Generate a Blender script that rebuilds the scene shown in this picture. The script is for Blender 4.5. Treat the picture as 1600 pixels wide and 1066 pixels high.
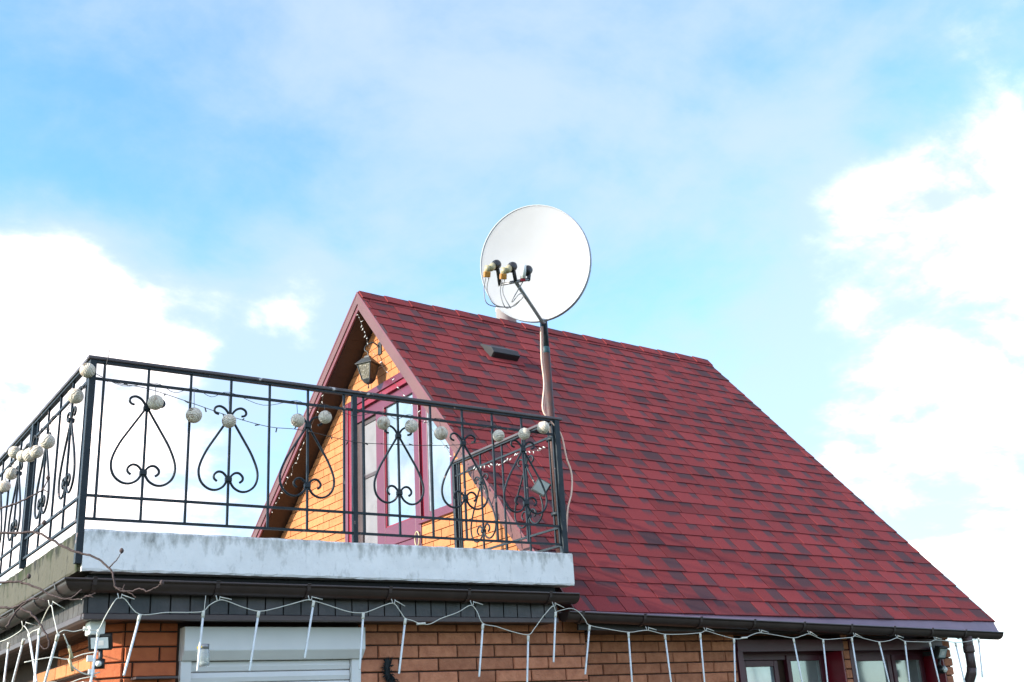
import bpy, math, random
from mathutils import Vector, Matrix
random.seed(7)
R_ = math.radians
scn = bpy.context.scene
for o in list(bpy.data.objects): bpy.data.objects.remove(o)
col = scn.collection

# ------------------------------------------------------------------ camera
CAM_R = Vector((0.82781, -0.55826, -0.05534)); CAM_U = Vector((-0.14484, -0.30799, 0.94030)); CAM_F = Vector((0.54198, 0.77038, 0.33581))
cam_d = bpy.data.cameras.new('camera'); cam = bpy.data.objects.new('camera', cam_d); col.objects.link(cam)
m = Matrix.Identity(4)
for i in range(3):
    m[i][0] = CAM_R[i]; m[i][1] = CAM_U[i]; m[i][2] = -CAM_F[i]
m.translation = Vector((-1.45456, -6.27498, -1.18748)); cam.matrix_world = m
cam_d.sensor_width = 36; cam_d.lens = 38.6221; cam_d.clip_start = .05; cam_d.clip_end = 5000
scn.camera = cam

# ------------------------------------------------------------------ sky, sun, exposure
SUN = Vector((-.90, .13, .36)).normalized()
w = bpy.data.worlds.new('World'); scn.world = w; w.use_nodes = True
N = w.node_tree.nodes; LK = w.node_tree.links; N.clear()
def wn(t, **k):
    n = N.new(t)
    for a, b in k.items(): setattr(n, a, b)
    return n
def wmath(op, a, b=None, c=None):
    n = wn('ShaderNodeMath', operation=op)
    for i, v in enumerate((a, b, c)):
        if v is None: continue
        if isinstance(v, (int, float)): n.inputs[i].default_value = v
        else: LK.new(v, n.inputs[i])
    return n.outputs[0]
def wstep(v, lo, hi, omax=1.0):
    n = wn('ShaderNodeMapRange', interpolation_type='SMOOTHSTEP')
    LK.new(v, n.inputs[0]); n.inputs[1].default_value = lo; n.inputs[2].default_value = hi; n.inputs[4].default_value = omax
    return n.outputs[0]
sky = wn('ShaderNodeTexSky', sky_type='NISHITA', sun_disc=False)
sky.sun_elevation = math.asin(SUN.z); sky.sun_rotation = math.atan2(SUN.x, SUN.y) % (2*math.pi)
sky.air_density = 1.0; sky.dust_density = .6; sky.ozone_density = 1.2
tc = wn('ShaderNodeTexCoord'); D = tc.outputs['Generated']
sep = wn('ShaderNodeSeparateXYZ'); LK.new(D, sep.inputs[0])
zz = wmath('ADD', wmath('MAXIMUM', sep.outputs[2], 0.0), .35)
cx = wmath('DIVIDE', sep.outputs[0], zz); cy = wmath('DIVIDE', sep.outputs[1], zz)
cmb = wn('ShaderNodeCombineXYZ'); LK.new(cx, cmb.inputs[0]); LK.new(cy, cmb.inputs[1])
def wnoise(scale, detail, rough, dist, off):
    mp = wn('ShaderNodeMapping'); LK.new(cmb.outputs[0], mp.inputs[0]); mp.inputs['Location'].default_value = off
    n = wn('ShaderNodeTexNoise'); LK.new(mp.outputs[0], n.inputs['Vector'])
    n.inputs['Scale'].default_value = scale; n.inputs['Detail'].default_value = detail
    n.inputs['Roughness'].default_value = rough; n.inputs['Distortion'].default_value = dist
    return n.outputs[0]
# cumulus banks stand where the photograph has them; dens offset adds unseen fill cloud behind the camera; negative entries clear the view
CLOUDS = [(0.1436,0.9160,0.3746,6,0.42,0.2), (0.2325,0.9106,0.3417,7,0.42,0.2), (0.3412,0.8533,0.3943,4,0.25,0.1), (0.3834,0.8514,0.3580,4,0.3,0.1), (0.1780,0.9445,0.2760,10,0.28,0.2), (0.3048,0.9274,0.2168,12,0.28,0.2), (0.4269,0.7456,0.5117,30,-0.75,0), (0.7472,0.5741,0.3347,34,-0.2,0.14), (0.8039,0.4330,0.4077,6,0.2592,0.1), (0.7963,0.4872,0.3586,9,0.2592,0.1), (0.7412,0.5629,0.3656,7,0.2592,0.1), (0.6788,0.6319,0.3741,7,0.1,0.05), (0.8028,0.5688,0.1787,7,0.3024,0.1), (0.8431,0.5286,0.0990,8,0.288,0.1), (0.8323,0.5032,0.2323,8,0,0.2), (0.7635,0.4235,0.4876,12,0,0.1)]
acc = None; accp = None
for (dx, dy, dz, rad, amp, vamp) in CLOUDS:
    vm = wn('ShaderNodeVectorMath', operation='DOT_PRODUCT'); LK.new(D, vm.inputs[0]); vm.inputs[1].default_value = (dx, dy, dz)
    b = wstep(vm.outputs['Value'], math.cos(R_(rad)), math.cos(R_(rad*.12)))
    if amp: q = wmath('MULTIPLY', b, amp); acc = q if acc is None else wmath('ADD', acc, q)
    if vamp: q = wmath('MULTIPLY', b, vamp); accp = q if accp is None else wmath('ADD', accp, q)
n1 = wnoise(2.6, 10, .6, .25, (3.1, 1.7, 0)); n2 = wnoise(1.5, 8, .55, .5, (7.3, 2.2, 0)); n3 = wnoise(5.0, 9, .6, .2, (1.3, 9.2, 0)); n4 = wnoise(9.0, 9, .6, .15, (4.4, 0.2, 0))
dens = wmath('MULTIPLY_ADD', wmath('SUBTRACT', n1, .5), 1.3, wmath('ADD', wmath('MULTIPLY_ADD', wmath('SUBTRACT', n4, .5), .55, acc), .32))
core = wstep(dens, .08, .62)
cum = wmath('MULTIPLY', wmath('POWER', core, 1.5), wmath('MULTIPLY_ADD', wstep(n3, .34, .62), .62, .38))
veil = wstep(wmath('ADD', wmath('MULTIPLY_ADD', wmath('SUBTRACT', n3, .5), .45, n2), accp), .43, .76, .74)
tint = wn('ShaderNodeMix', data_type='RGBA', blend_type='MULTIPLY'); tint.inputs[0].default_value = 1.0
LK.new(sky.outputs[0], tint.inputs[6]); tint.inputs[7].default_value = (0.60, 0.90, 1.12, 1)
cs = wn('ShaderNodeMix', data_type='RGBA'); LK.new(wstep(n3, .35, .65), cs.inputs[0])
cs.inputs[6].default_value = (2.1, 2.25, 2.45, 1); cs.inputs[7].default_value = (8.2, 7.0, 6.4, 1)
m1 = wn('ShaderNodeMix', data_type='RGBA'); LK.new(veil, m1.inputs[0]); LK.new(tint.outputs[2], m1.inputs[6]); m1.inputs[7].default_value = (1.7, 2.02, 2.4, 1)
m2 = wn('ShaderNodeMix', data_type='RGBA'); LK.new(cum, m2.inputs[0]); LK.new(m1.outputs[2], m2.inputs[6]); LK.new(cs.outputs[2], m2.inputs[7])
bg = wn('ShaderNodeBackground'); bg.inputs[1].default_value = .1; LK.new(m2.outputs[2], bg.inputs[0])
wo = wn('ShaderNodeOutputWorld'); LK.new(bg.outputs[0], wo.inputs[0])
sd = bpy.data.lights.new('sun', 'SUN'); sd.energy = 2.0; sd.angle = R_(1.2); sd.color = (1, .93, .82)
so = bpy.data.objects.new('sun', sd); col.objects.link(so); so.rotation_euler = (-SUN).to_track_quat('-Z', 'Y').to_euler(); so.location = (-20, 5, 15)
scn.view_settings.view_transform = 'Standard'; scn.view_settings.look = 'None'; scn.view_settings.gamma = 1
scn.view_settings.exposure = 2.15; scn.view_settings.use_curve_mapping = False
scn.render.engine = 'CYCLES'; scn.render.resolution_x = 1024; scn.render.resolution_y = 682

# ------------------------------------------------------------------ measured positions (metres; slab's front left top corner is the origin)
BALLS_FRONT=[(0.360,-0.030,0.754),(0.591,-0.030,0.702),(0.808,-0.030,0.690),(1.253,-0.030,0.743),(1.442,-0.030,0.785),(1.861,-0.030,0.792),(2.073,-0.030,0.793),(2.302,-0.030,0.767),(2.775,-0.030,0.797),(2.998,-0.030,0.834),(3.173,-0.030,0.900)]
BALLS_LEFT=[(-0.030,-0.011,0.904),(-0.030,0.240,0.821),(-0.030,0.911,0.710),(-0.030,1.220,0.717),(-0.030,1.420,0.742),(-0.030,1.659,0.789),(-0.030,1.980,0.892),(-0.030,2.022,0.747),(-0.030,2.247,0.702)]
TUBES=[((-0.100,1.148,-0.504),(-0.100,1.200,-0.861)),((-0.100,0.721,-0.524),(-0.100,0.962,-0.791)),((-0.100,0.581,-0.509),(-0.100,0.287,-0.786)),((-0.100,0.324,-0.507),(-0.100,0.345,-0.866)),((-0.100,-0.117,-0.583),(-0.100,0.130,-0.844)),((0.108,-0.100,-0.557),(0.079,-0.100,-0.915)),((0.319,-0.100,-0.475),(0.253,-0.100,-0.787)),((0.670,-0.100,-0.453),(0.649,-0.100,-0.771)),((0.995,-0.100,-0.450),(0.948,-0.100,-0.776)),((1.337,-0.100,-0.387),(1.283,-0.100,-0.709)),((1.664,-0.100,-0.454),(1.637,-0.100,-0.780)),((1.954,-0.100,-0.486),(1.902,-0.100,-0.808)),((2.526,-0.100,-0.514),(2.480,-0.100,-0.837)),((2.880,-0.100,-0.588),(2.843,-0.100,-0.947)),((3.119,-0.100,-0.432),(3.075,-0.100,-0.755)),((3.454,-0.035,-0.514),(3.385,-0.035,-0.835)),((3.802,-0.035,-0.561),(3.796,-0.035,-0.921)),((4.148,-0.035,-0.575),(4.164,-0.035,-0.934)),((4.501,-0.035,-0.566),(4.491,-0.035,-0.925)),((4.847,-0.035,-0.606),(4.801,-0.035,-0.963)),((5.509,-0.035,-0.604),(5.543,-0.035,-0.962)),((5.858,-0.035,-0.611),(5.836,-0.035,-0.970)),((6.215,-0.035,-0.601),(6.219,-0.035,-0.961)),((6.561,-0.035,-0.633),(6.609,-0.035,-0.989)),((6.907,-0.035,-0.630),(6.874,-0.035,-0.988)),((7.252,-0.035,-0.642),(7.288,-0.035,-1.000)),((7.623,-0.035,-0.643),(7.651,-0.035,-1.002)),((7.982,-0.035,-0.609),(7.930,-0.035,-0.943))]
ICICLE_WIRE_LEFT=[(-0.100,1.437,-0.467),(-0.100,1.276,-0.471),(-0.100,1.048,-0.470),(-0.100,0.819,-0.460),(-0.100,0.757,-0.441),(-0.100,0.639,-0.478),(-0.100,0.579,-0.502),(-0.100,0.483,-0.498),(-0.100,0.323,-0.500),(-0.100,0.276,-0.464),(-0.100,0.104,-0.402),(-0.100,0.004,-0.477),(-0.100,-0.114,-0.574)]
ICICLE_WIRE_FRONT=[(-0.097,-0.100,-0.573),(-0.067,-0.100,-0.554),(-0.018,-0.100,-0.560),(0.029,-0.100,-0.550),(0.078,-0.100,-0.553),(0.108,-0.100,-0.550),(0.139,-0.100,-0.480),(0.184,-0.100,-0.396),(0.207,-0.100,-0.385),(0.237,-0.100,-0.391),(0.317,-0.100,-0.468),(0.463,-0.100,-0.457),(0.605,-0.100,-0.455),(0.670,-0.100,-0.447),(0.706,-0.100,-0.412),(0.753,-0.100,-0.388),(0.794,-0.100,-0.387),(0.901,-0.100,-0.423),(0.994,-0.100,-0.444),(1.076,-0.100,-0.432),(1.195,-0.100,-0.401),(1.296,-0.100,-0.375),(1.337,-0.100,-0.380),(1.420,-0.100,-0.401),(1.567,-0.100,-0.441),(1.664,-0.100,-0.446),(1.718,-0.100,-0.432),(1.807,-0.100,-0.400),(1.874,-0.100,-0.387),(1.918,-0.100,-0.433),(1.953,-0.100,-0.476),(2.007,-0.100,-0.491),(2.066,-0.100,-0.510),(2.131,-0.100,-0.510),(2.217,-0.100,-0.474),(2.337,-0.100,-0.437),(2.437,-0.100,-0.391),(2.484,-0.100,-0.427),(2.526,-0.100,-0.504),(2.628,-0.100,-0.524),(2.752,-0.100,-0.556),(2.881,-0.100,-0.576),(2.935,-0.100,-0.535),(3.020,-0.100,-0.450),(3.101,-0.100,-0.386),(3.119,-0.100,-0.424)]
ICICLE_WIRE_MAIN=[(3.167,-0.035,-0.416),(3.212,-0.035,-0.407),(3.280,-0.035,-0.393),(3.330,-0.035,-0.397),(3.373,-0.035,-0.418),(3.419,-0.035,-0.466),(3.455,-0.035,-0.505),(3.618,-0.035,-0.531),(3.804,-0.035,-0.552),(3.913,-0.035,-0.543),(3.987,-0.035,-0.539),(4.065,-0.035,-0.552),(4.150,-0.035,-0.566),(4.314,-0.035,-0.566),(4.502,-0.035,-0.556),(4.563,-0.035,-0.542),(4.673,-0.035,-0.565),(4.849,-0.035,-0.599),(4.960,-0.035,-0.594),(5.070,-0.035,-0.565),(5.150,-0.035,-0.556),(5.333,-0.035,-0.575),(5.513,-0.035,-0.595),(5.629,-0.035,-0.575),(5.707,-0.035,-0.565),(5.859,-0.035,-0.606),(6.048,-0.035,-0.601),(6.219,-0.035,-0.591),(6.262,-0.035,-0.581),(6.411,-0.035,-0.607),(6.564,-0.035,-0.628),(6.703,-0.035,-0.618),(6.812,-0.035,-0.597),(6.909,-0.035,-0.624),(7.093,-0.035,-0.630),(7.255,-0.035,-0.631),(7.342,-0.035,-0.615),(7.506,-0.035,-0.626),(7.625,-0.035,-0.638),(7.770,-0.035,-0.633),(7.911,-0.035,-0.616),(7.985,-0.035,-0.599)]
HOOKS=[(0.207,-0.100,-0.385),(0.753,-0.100,-0.388),(1.316,-0.100,-0.377),(1.874,-0.100,-0.387),(2.452,-0.100,-0.387),(3.112,-0.100,-0.386),(3.987,-0.035,-0.539),(4.563,-0.035,-0.542),(5.150,-0.035,-0.556),(5.707,-0.035,-0.565),(6.262,-0.035,-0.581),(6.812,-0.035,-0.597),(7.342,-0.035,-0.615),(-0.100,0.757,-0.441),(-0.100,0.104,-0.402)]
VINE=[[(-0.606,-0.144,-0.097),(-0.454,-0.296,-0.100),(-0.378,-0.372,-0.109),(-0.316,-0.434,-0.114),(-0.251,-0.499,-0.157),(-0.174,-0.576,-0.220),(-0.136,-0.614,-0.237),(-0.074,-0.676,-0.269),(-0.028,-0.722,-0.317),(-0.007,-0.743,-0.351),(0.005,-0.755,-0.410),(0.035,-0.785,-0.441),(0.066,-0.816,-0.444),(0.096,-0.846,-0.435),(0.130,-0.880,-0.451),(0.159,-0.909,-0.433),(0.177,-0.927,-0.420)],[(-0.023,-0.727,-0.324),(0.004,-0.754,-0.290),(0.021,-0.771,-0.249)],[(-0.584,-0.166,-0.345),(-0.434,-0.316,-0.349),(-0.373,-0.377,-0.350),(-0.309,-0.441,-0.375),(-0.233,-0.517,-0.430),(-0.171,-0.579,-0.455),(-0.141,-0.609,-0.440),(-0.121,-0.629,-0.415)],[(-0.171,-0.579,-0.455),(-0.123,-0.627,-0.460),(-0.088,-0.662,-0.446),(-0.067,-0.683,-0.439)],[(-0.105,-0.645,-0.447),(-0.071,-0.679,-0.457)],[(-0.548,-0.202,-0.473),(-0.425,-0.325,-0.471),(-0.375,-0.375,-0.476),(-0.328,-0.422,-0.450),(-0.293,-0.457,-0.439),(-0.261,-0.489,-0.448),(-0.248,-0.502,-0.459)],[(-0.343,-0.407,-0.485),(-0.300,-0.450,-0.514),(-0.267,-0.483,-0.563),(-0.239,-0.511,-0.620),(-0.224,-0.526,-0.666),(-0.240,-0.510,-0.685),(-0.261,-0.489,-0.657)],[(-0.393,-0.357,-0.565),(-0.351,-0.399,-0.478),(-0.305,-0.445,-0.444),(-0.281,-0.469,-0.437)],[(-0.397,-0.353,-0.353),(-0.355,-0.395,-0.348),(-0.327,-0.423,-0.333)],[(-0.587,-0.163,-0.015),(-0.464,-0.286,0.025),(-0.390,-0.360,0.048),(-0.329,-0.421,0.082),(-0.301,-0.449,0.105),(-0.284,-0.466,0.155)],[(-0.301,-0.449,0.105),(-0.272,-0.478,0.078)],[(-0.328,-0.422,-0.112),(-0.306,-0.444,-0.080),(-0.286,-0.464,-0.069)],[(0.006,-0.756,-0.419),(0.054,-0.804,-0.446),(0.086,-0.836,-0.476)],[(0.035,-0.785,-0.441),(0.041,-0.791,-0.405)],[(-0.388,-0.362,-0.505),(-0.421,-0.329,-0.520),(-0.517,-0.233,-0.538)]]
VINE_BUDS=[(0.021,-0.771,-0.246),(-0.284,-0.466,0.158),(-0.284,-0.466,-0.070),(-0.325,-0.425,-0.330),(0.177,-0.927,-0.417)]
FAIRY_BACK=[(3.488,3.637,3.193),(3.488,3.730,3.137),(3.488,3.811,3.053),(3.488,3.883,2.945),(3.488,3.935,2.873),(3.488,4.040,2.796),(3.488,4.113,2.781),(3.488,4.220,2.708),(3.488,4.293,2.619),(3.488,4.343,2.566),(3.488,4.431,2.436),(3.488,4.491,2.353),(3.488,4.556,2.315),(3.488,5.034,1.955),(3.488,5.085,1.878),(3.488,5.245,1.825),(3.488,5.257,1.760),(3.488,5.460,1.669),(3.488,5.651,1.528),(3.488,5.790,1.442),(3.488,5.903,1.384),(3.488,6.084,1.289)]
FAIRY_FRONT=[(3.478,3.617,3.184),(3.478,3.559,3.108),(3.478,3.485,2.984),(3.478,3.420,2.876),(3.478,3.369,2.784),(3.478,3.336,2.699)]
FAIRY_RAIL=[(-0.026,-0.010,0.909),(0.128,-0.010,0.852),(0.313,-0.010,0.840),(0.583,-0.010,0.782),(0.815,-0.010,0.728),(1.071,-0.010,0.687),(1.284,-0.010,0.689),(1.640,-0.010,0.649),(1.873,-0.010,0.654),(2.165,-0.010,0.673),(2.470,-0.010,0.707),(2.683,-0.010,0.751)]
FAIRY_RETURN=[(3.298,1.180,0.859),(3.298,0.985,0.853),(3.298,0.754,0.811),(3.298,0.572,0.826),(3.298,0.439,0.840),(3.298,0.271,0.806),(3.298,0.131,0.797)]
FAIRY_DROP=[(3.478,3.310,2.662),(3.438,2.779,2.152),(3.378,2.188,1.660),(3.300,1.624,1.211),(3.300,1.465,1.044)]
CABLE=[(3.258,0.030,1.723),(3.243,0.030,1.463),(3.251,0.030,1.261),(3.223,0.030,1.058),(3.282,0.010,0.961),(3.363,0.010,0.871),(3.395,0.010,0.704),(3.432,0.010,0.587),(3.418,0.010,0.443),(3.365,0.010,0.298),(3.326,0.010,0.065)]

L = 3.378; HB = .228                       # balcony slab length and edge height
XG, XR, YR, ZR, YE, ZE, XW, YB = 3.4576, 8.5324, 3.5138, 3.3138, .1216, -.3938, 3.7313, 8.5309
GROUND = -2.75
SL = math.hypot(YR-YE, ZR-ZE); CA = (YR-YE)/SL; SA = (ZR-ZE)/SL; MF = SA/CA; MBK = (ZR-ZE)/(YB-YR)
def zo(x): return .010-.0085*(x-XG)        # the roof has settled a little towards its far end

# ------------------------------------------------------------------ materials
MATS = {}
def mat(name, c, rough=.6, var=.0, vs=8., bump=0., bs=60., metal=0., c2=None, spec=.5, trans=0., alpha=1., extra=None):
    if name in MATS: return MATS[name]
    M = bpy.data.materials.new(name); M.use_nodes = True; t = M.node_tree; b = t.nodes['Principled BSDF']; MATS[name] = M
    b.inputs['Base Color'].default_value = (*c, 1); b.inputs['Roughness'].default_value = rough; b.inputs['Metallic'].default_value = metal
    b.inputs['Specular IOR Level'].default_value = spec; b.inputs['Transmission Weight'].default_value = trans; b.inputs['Alpha'].default_value = alpha
    g = t.nodes.new('ShaderNodeNewGeometry')
    if var or c2:
        n = t.nodes.new('ShaderNodeTexNoise'); n.inputs['Scale'].default_value = vs; n.inputs['Detail'].default_value = 6; t.links.new(g.outputs['Position'], n.inputs['Vector'])
        r = t.nodes.new('ShaderNodeMapRange'); r.inputs[1].default_value = .35; r.inputs[2].default_value = .68; t.links.new(n.outputs[0], r.inputs[0])
        mx = t.nodes.new('ShaderNodeMix'); mx.data_type = 'RGBA'; t.links.new(r.outputs[0], mx.inputs[0])
        a = c2 if c2 else tuple(v*(1-var) for v in c)
        mx.inputs[6].default_value = (*c, 1); mx.inputs[7].default_value = (*a, 1); t.links.new(mx.outputs[2], b.inputs['Base Color'])
    if bump:
        n2 = t.nodes.new('ShaderNodeTexNoise'); n2.inputs['Scale'].default_value = bs; n2.inputs['Detail'].default_value = 5; t.links.new(g.outputs['Position'], n2.inputs['Vector'])
        bp = t.nodes.new('ShaderNodeBump'); bp.inputs['Strength'].default_value = bump; bp.inputs['Distance'].default_value = .01; t.links.new(n2.outputs[0], bp.inputs['Height']); t.links.new(bp.outputs[0], b.inputs['Normal'])
    return M
def chips(M, c, scale, lo):                    # paint worn through in small patches
    t, b = M.node_tree, M.node_tree.nodes['Principled BSDF']; g = t.nodes.new('ShaderNodeNewGeometry'); n = t.nodes.new('ShaderNodeTexNoise'); n.inputs['Scale'].default_value = scale; n.inputs['Detail'].default_value = 6; n.inputs['Roughness'].default_value = .6
    t.links.new(g.outputs['Position'], n.inputs['Vector']); r = t.nodes.new('ShaderNodeMapRange'); r.inputs[1].default_value = lo; r.inputs[2].default_value = lo+.02; t.links.new(n.outputs[0], r.inputs[0])
    mx = t.nodes.new('ShaderNodeMix'); mx.data_type = 'RGBA'; t.links.new(r.outputs[0], mx.inputs[0]); old = b.inputs['Base Color'].links[0].from_socket; t.links.new(old, mx.inputs[6]); mx.inputs[7].default_value = (*c, 1); t.links.new(mx.outputs[2], b.inputs['Base Color'])
def nodes(M): return M.node_tree, M.node_tree.nodes['Principled BSDF']

def brick_mat(name, c, c2, bump):
    M = mat(name, c, .85, vs=14, c2=c2, bump=bump, bs=45, spec=.25); t, b = nodes(M)
    mx = [n for n in t.nodes if n.type == 'MIX'][0]
    oi = t.nodes.new('ShaderNodeObjectInfo'); hs = t.nodes.new('ShaderNodeHueSaturation')
    r = t.nodes.new('ShaderNodeMapRange'); r.inputs[3].default_value = .80; r.inputs[4].default_value = 1.14; t.links.new(oi.outputs['Random'], r.inputs[0])
    t.links.new(r.outputs[0], hs.inputs['Value']); t.links.new(mx.outputs[2], hs.inputs['Color']); t.links.new(hs.outputs[0], b.inputs['Base Color'])
    return M
M_BRICK = brick_mat('brick_brown', (.56, .225, .125), (.42, .155, .085), 1.)
M_BRICKR = brick_mat('brick_red', (.50, .14, .055), (.42, .11, .045), .35)
M_BRICKY = brick_mat('brick_yellow', (.50, .195, .078), (.43, .162, .062), .35)
M_MORT = mat('mortar_brown', (.055, .026, .016), .95, .3, 20); M_MORTY = mat('mortar_tan', (.25, .12, .045), .95, .3, 20)
M_IRON = mat('iron_paint', (.009, .015, .020), .5, vs=18, c2=(.018, .026, .032), bump=.2, bs=90, spec=.3)
M_HAND = mat('handrail_paint', (.060, .045, .047), .42, vs=5, c2=(.085, .066, .066), bump=.1)
chips(M_IRON, (.22, .15, .13), 14, .655); chips(M_HAND, (.55, .50, .48), 5.5, .66)
M_BARGE = mat('barge_paint', (.13, .050, .047), .55, .18, 4, .08, 30)
M_BARGE2 = mat('barge_trim', (.15, .038, .048), .5, .15, 4)
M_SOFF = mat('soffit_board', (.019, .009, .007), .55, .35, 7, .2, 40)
M_GUT = mat('gutter_brown', (.042, .026, .024), .38, .25, 9, .03, 40)
M_DRIP = mat('drip_edge', (.17, .10, .135), .35, .2, 6)
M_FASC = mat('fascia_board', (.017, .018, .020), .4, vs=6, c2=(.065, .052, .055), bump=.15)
M_FASCT = mat('fascia_trim', (.075, .05, .048), .45, .25, 6)
M_FASCL = mat('fascia_weathered_shaded', (.026, .022, .022), .7, vs=9, c2=(.07, .064, .06), bump=.2)  # weathered paint, with the shade of the left side darkened into its colour
M_MAR = mat('maroon_frame', (.125, .020, .040), .33, .12, 6)
M_RED = mat('red_reveal', (.22, .008, .022), .35, .2, 5)
M_DMAR = mat('dark_maroon', (.085, .012, .024), .4, .2, 6)
M_DECK = mat('roof_felt', (.012, .008, .009), .9)
M_PIPE = mat('downpipe_brown', (.075, .042, .036), .5, vs=6, c2=(.045, .028, .026), bump=.1)
M_WHITE = mat('white_metal', (.74, .72, .71), .4, .06, 6)
M_PLAS = mat('white_plastic', (.78, .78, .74), .4, .1, 30)
M_WIRE = mat('cream_wire', (.60, .58, .50), .5); M_DWIRE = mat('dark_wire', (.05, .045, .04), .6)
M_RUST = mat('rusty_steel', (.075, .024, .018), .6, vs=9, c2=(.035, .022, .02), bump=.3, bs=70)
M_BLK = mat('black_plastic', (.012, .013, .015), .45); M_CREAM = mat('cream_plastic', (.46, .39, .22), .4, .3, 40); M_ORNG = mat('orange_plastic', (.50, .21, .03), .45, .35, 50)
M_DISH = mat('dish_paint', (.40, .40, .42), .5, vs=4, c2=(.375, .37, .38)); M_DRIM = mat('dish_rim', (.28, .31, .35), .4); M_GALV = mat('galvanised', (.33, .33, .34), .4, .3, 14, metal=.6)
M_GLASSP = mat('lantern_glass', (.13, .105, .07), .25, .5, 20, bump=.4, bs=50); M_LANT = mat('lantern_metal', (.022, .025, .026), .5, vs=25, c2=(.05, .052, .05))
M_BARK = mat('vine_bark', (.075, .045, .04), .8, .45, 30, .5, 90)
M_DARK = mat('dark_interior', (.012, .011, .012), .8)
M_CURT = mat('curtain', (.22, .21, .22), .9, .3, 3)
M_GROUND = mat('grass_ground', (.060, .075, .034), .95, .4, .6, .4, 6)
M_TERR = mat('balcony_floor', (.28, .27, .25), .9, .3, 4)

def window_glass(name, c=(.45, .52, .55), rough=.06):
    M = mat(name, c, rough, .45, 2.5, spec=1.0); t, b = nodes(M); b.inputs['IOR'].default_value = 1.9; return M
M_PANE = window_glass('window_pane', (.22, .29, .34)); M_PANE2 = window_glass('grey_pane', (.16, .20, .20), .12); M_LACE = window_glass('lace_pane', (.28, .36, .42), .1)
t, b = nodes(M_LACE)
g = t.nodes.new('ShaderNodeNewGeometry'); wv = t.nodes.new('ShaderNodeTexVoronoi'); wv.inputs['Scale'].default_value = 9; t.links.new(g.outputs['Position'], wv.inputs['Vector'])
mx = t.nodes.new('ShaderNodeMix'); mx.data_type = 'RGBA'; t.links.new(wv.outputs[0], mx.inputs[0]); mx.inputs[6].default_value = (.42, .52, .60, 1); mx.inputs[7].default_value = (.16, .22, .28, 1); t.links.new(mx.outputs[2], b.inputs['Base Color'])

def slab_mat(name, c, dirt, green, amount):
    M = mat(name, c, .8, bump=.25, bs=25, spec=.25); t, b = nodes(M)
    g = [n for n in t.nodes if n.type == 'NEW_GEOMETRY'][0]
    sp = t.nodes.new('ShaderNodeSeparateXYZ'); t.links.new(g.outputs['Position'], sp.inputs[0])
    mp = t.nodes.new('ShaderNodeMapping'); mp.inputs['Scale'].default_value = (1, 1, .45); t.links.new(g.outputs['Position'], mp.inputs[0])
    def nz(scale, det, vec):
        n = t.nodes.new('ShaderNodeTexNoise'); n.inputs['Scale'].default_value = scale; n.inputs['Detail'].default_value = det; n.inputs['Roughness'].default_value = .65; t.links.new(vec, n.inputs['Vector']); return n.outputs[0]
    def mr(v, a, bb, o=1.):
        r = t.nodes.new('ShaderNodeMapRange'); r.inputs[1].default_value = a; r.inputs[2].default_value = bb; r.inputs[4].default_value = o; t.links.new(v, r.inputs[0]); return r.outputs[0]
    def mth(op, a, bb):
        n = t.nodes.new('ShaderNodeMath'); n.operation = op
        for i, v in enumerate((a, bb)):
            if isinstance(v, (int, float)): n.inputs[i].default_value = v
            else: t.links.new(v, n.inputs[i])
        return n.outputs[0]
    streak = nz(14, 6, mp.outputs[0]); patch = nz(5, 7, g.outputs['Position'])
    top = mr(sp.outputs[2], -.10, .0)                                  # grime that creeps down from the walked-on top edge
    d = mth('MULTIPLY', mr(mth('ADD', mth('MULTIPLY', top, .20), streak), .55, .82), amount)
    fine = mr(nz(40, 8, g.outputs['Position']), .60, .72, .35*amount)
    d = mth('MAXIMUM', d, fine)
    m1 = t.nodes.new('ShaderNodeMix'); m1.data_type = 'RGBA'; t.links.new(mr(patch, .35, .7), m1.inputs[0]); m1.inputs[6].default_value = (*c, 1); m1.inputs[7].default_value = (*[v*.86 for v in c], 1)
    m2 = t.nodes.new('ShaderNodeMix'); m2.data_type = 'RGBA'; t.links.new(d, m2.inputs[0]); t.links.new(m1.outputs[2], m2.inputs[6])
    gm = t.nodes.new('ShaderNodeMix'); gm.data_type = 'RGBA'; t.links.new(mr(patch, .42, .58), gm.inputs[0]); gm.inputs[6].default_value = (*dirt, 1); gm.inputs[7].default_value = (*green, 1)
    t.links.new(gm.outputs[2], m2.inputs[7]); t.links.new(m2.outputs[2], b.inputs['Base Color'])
    return M
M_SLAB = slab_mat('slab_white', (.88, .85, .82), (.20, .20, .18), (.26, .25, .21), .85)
M_SLABL = slab_mat('slab_mossy_shaded', (.085, .078, .055), (.016, .015, .010), (.026, .033, .007), 2.6)  # moss and dirt; base colour also darkened to stand for shade here

# shingle granules: red tabs with plum-grey blends; colour data per tab comes in the attribute (tone, u, v, random)
M_SHIN = bpy.data.materials.new('shingle'); M_SHIN.use_nodes = True
t, b = nodes(M_SHIN); b.inputs['Roughness'].default_value = .88; b.inputs['Specular IOR Level'].default_value = .25
def T(op, a, bb=None, cc=None):
    n = t.nodes.new('ShaderNodeMath'); n.operation = op
    for i, v in enumerate((a, bb, cc)):
        if v is None: continue
        if isinstance(v, (int, float)): n.inputs[i].default_value = v
        else: t.links.new(v, n.inputs[i])
    return n.outputs[0]
def TS(v, lo, hi):
    n = t.nodes.new('ShaderNodeMapRange'); n.interpolation_type = 'SMOOTHSTEP'
    for i, q in enumerate((v, lo, hi)):
        if isinstance(q, (int, float)): n.inputs[i].default_value = q
        else: t.links.new(q, n.inputs[i])
    return n.outputs[0]
at = t.nodes.new('ShaderNodeAttribute'); at.attribute_name = 'tab'
sp = t.nodes.new('ShaderNodeSeparateColor'); t.links.new(at.outputs['Color'], sp.inputs[0])
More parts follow.
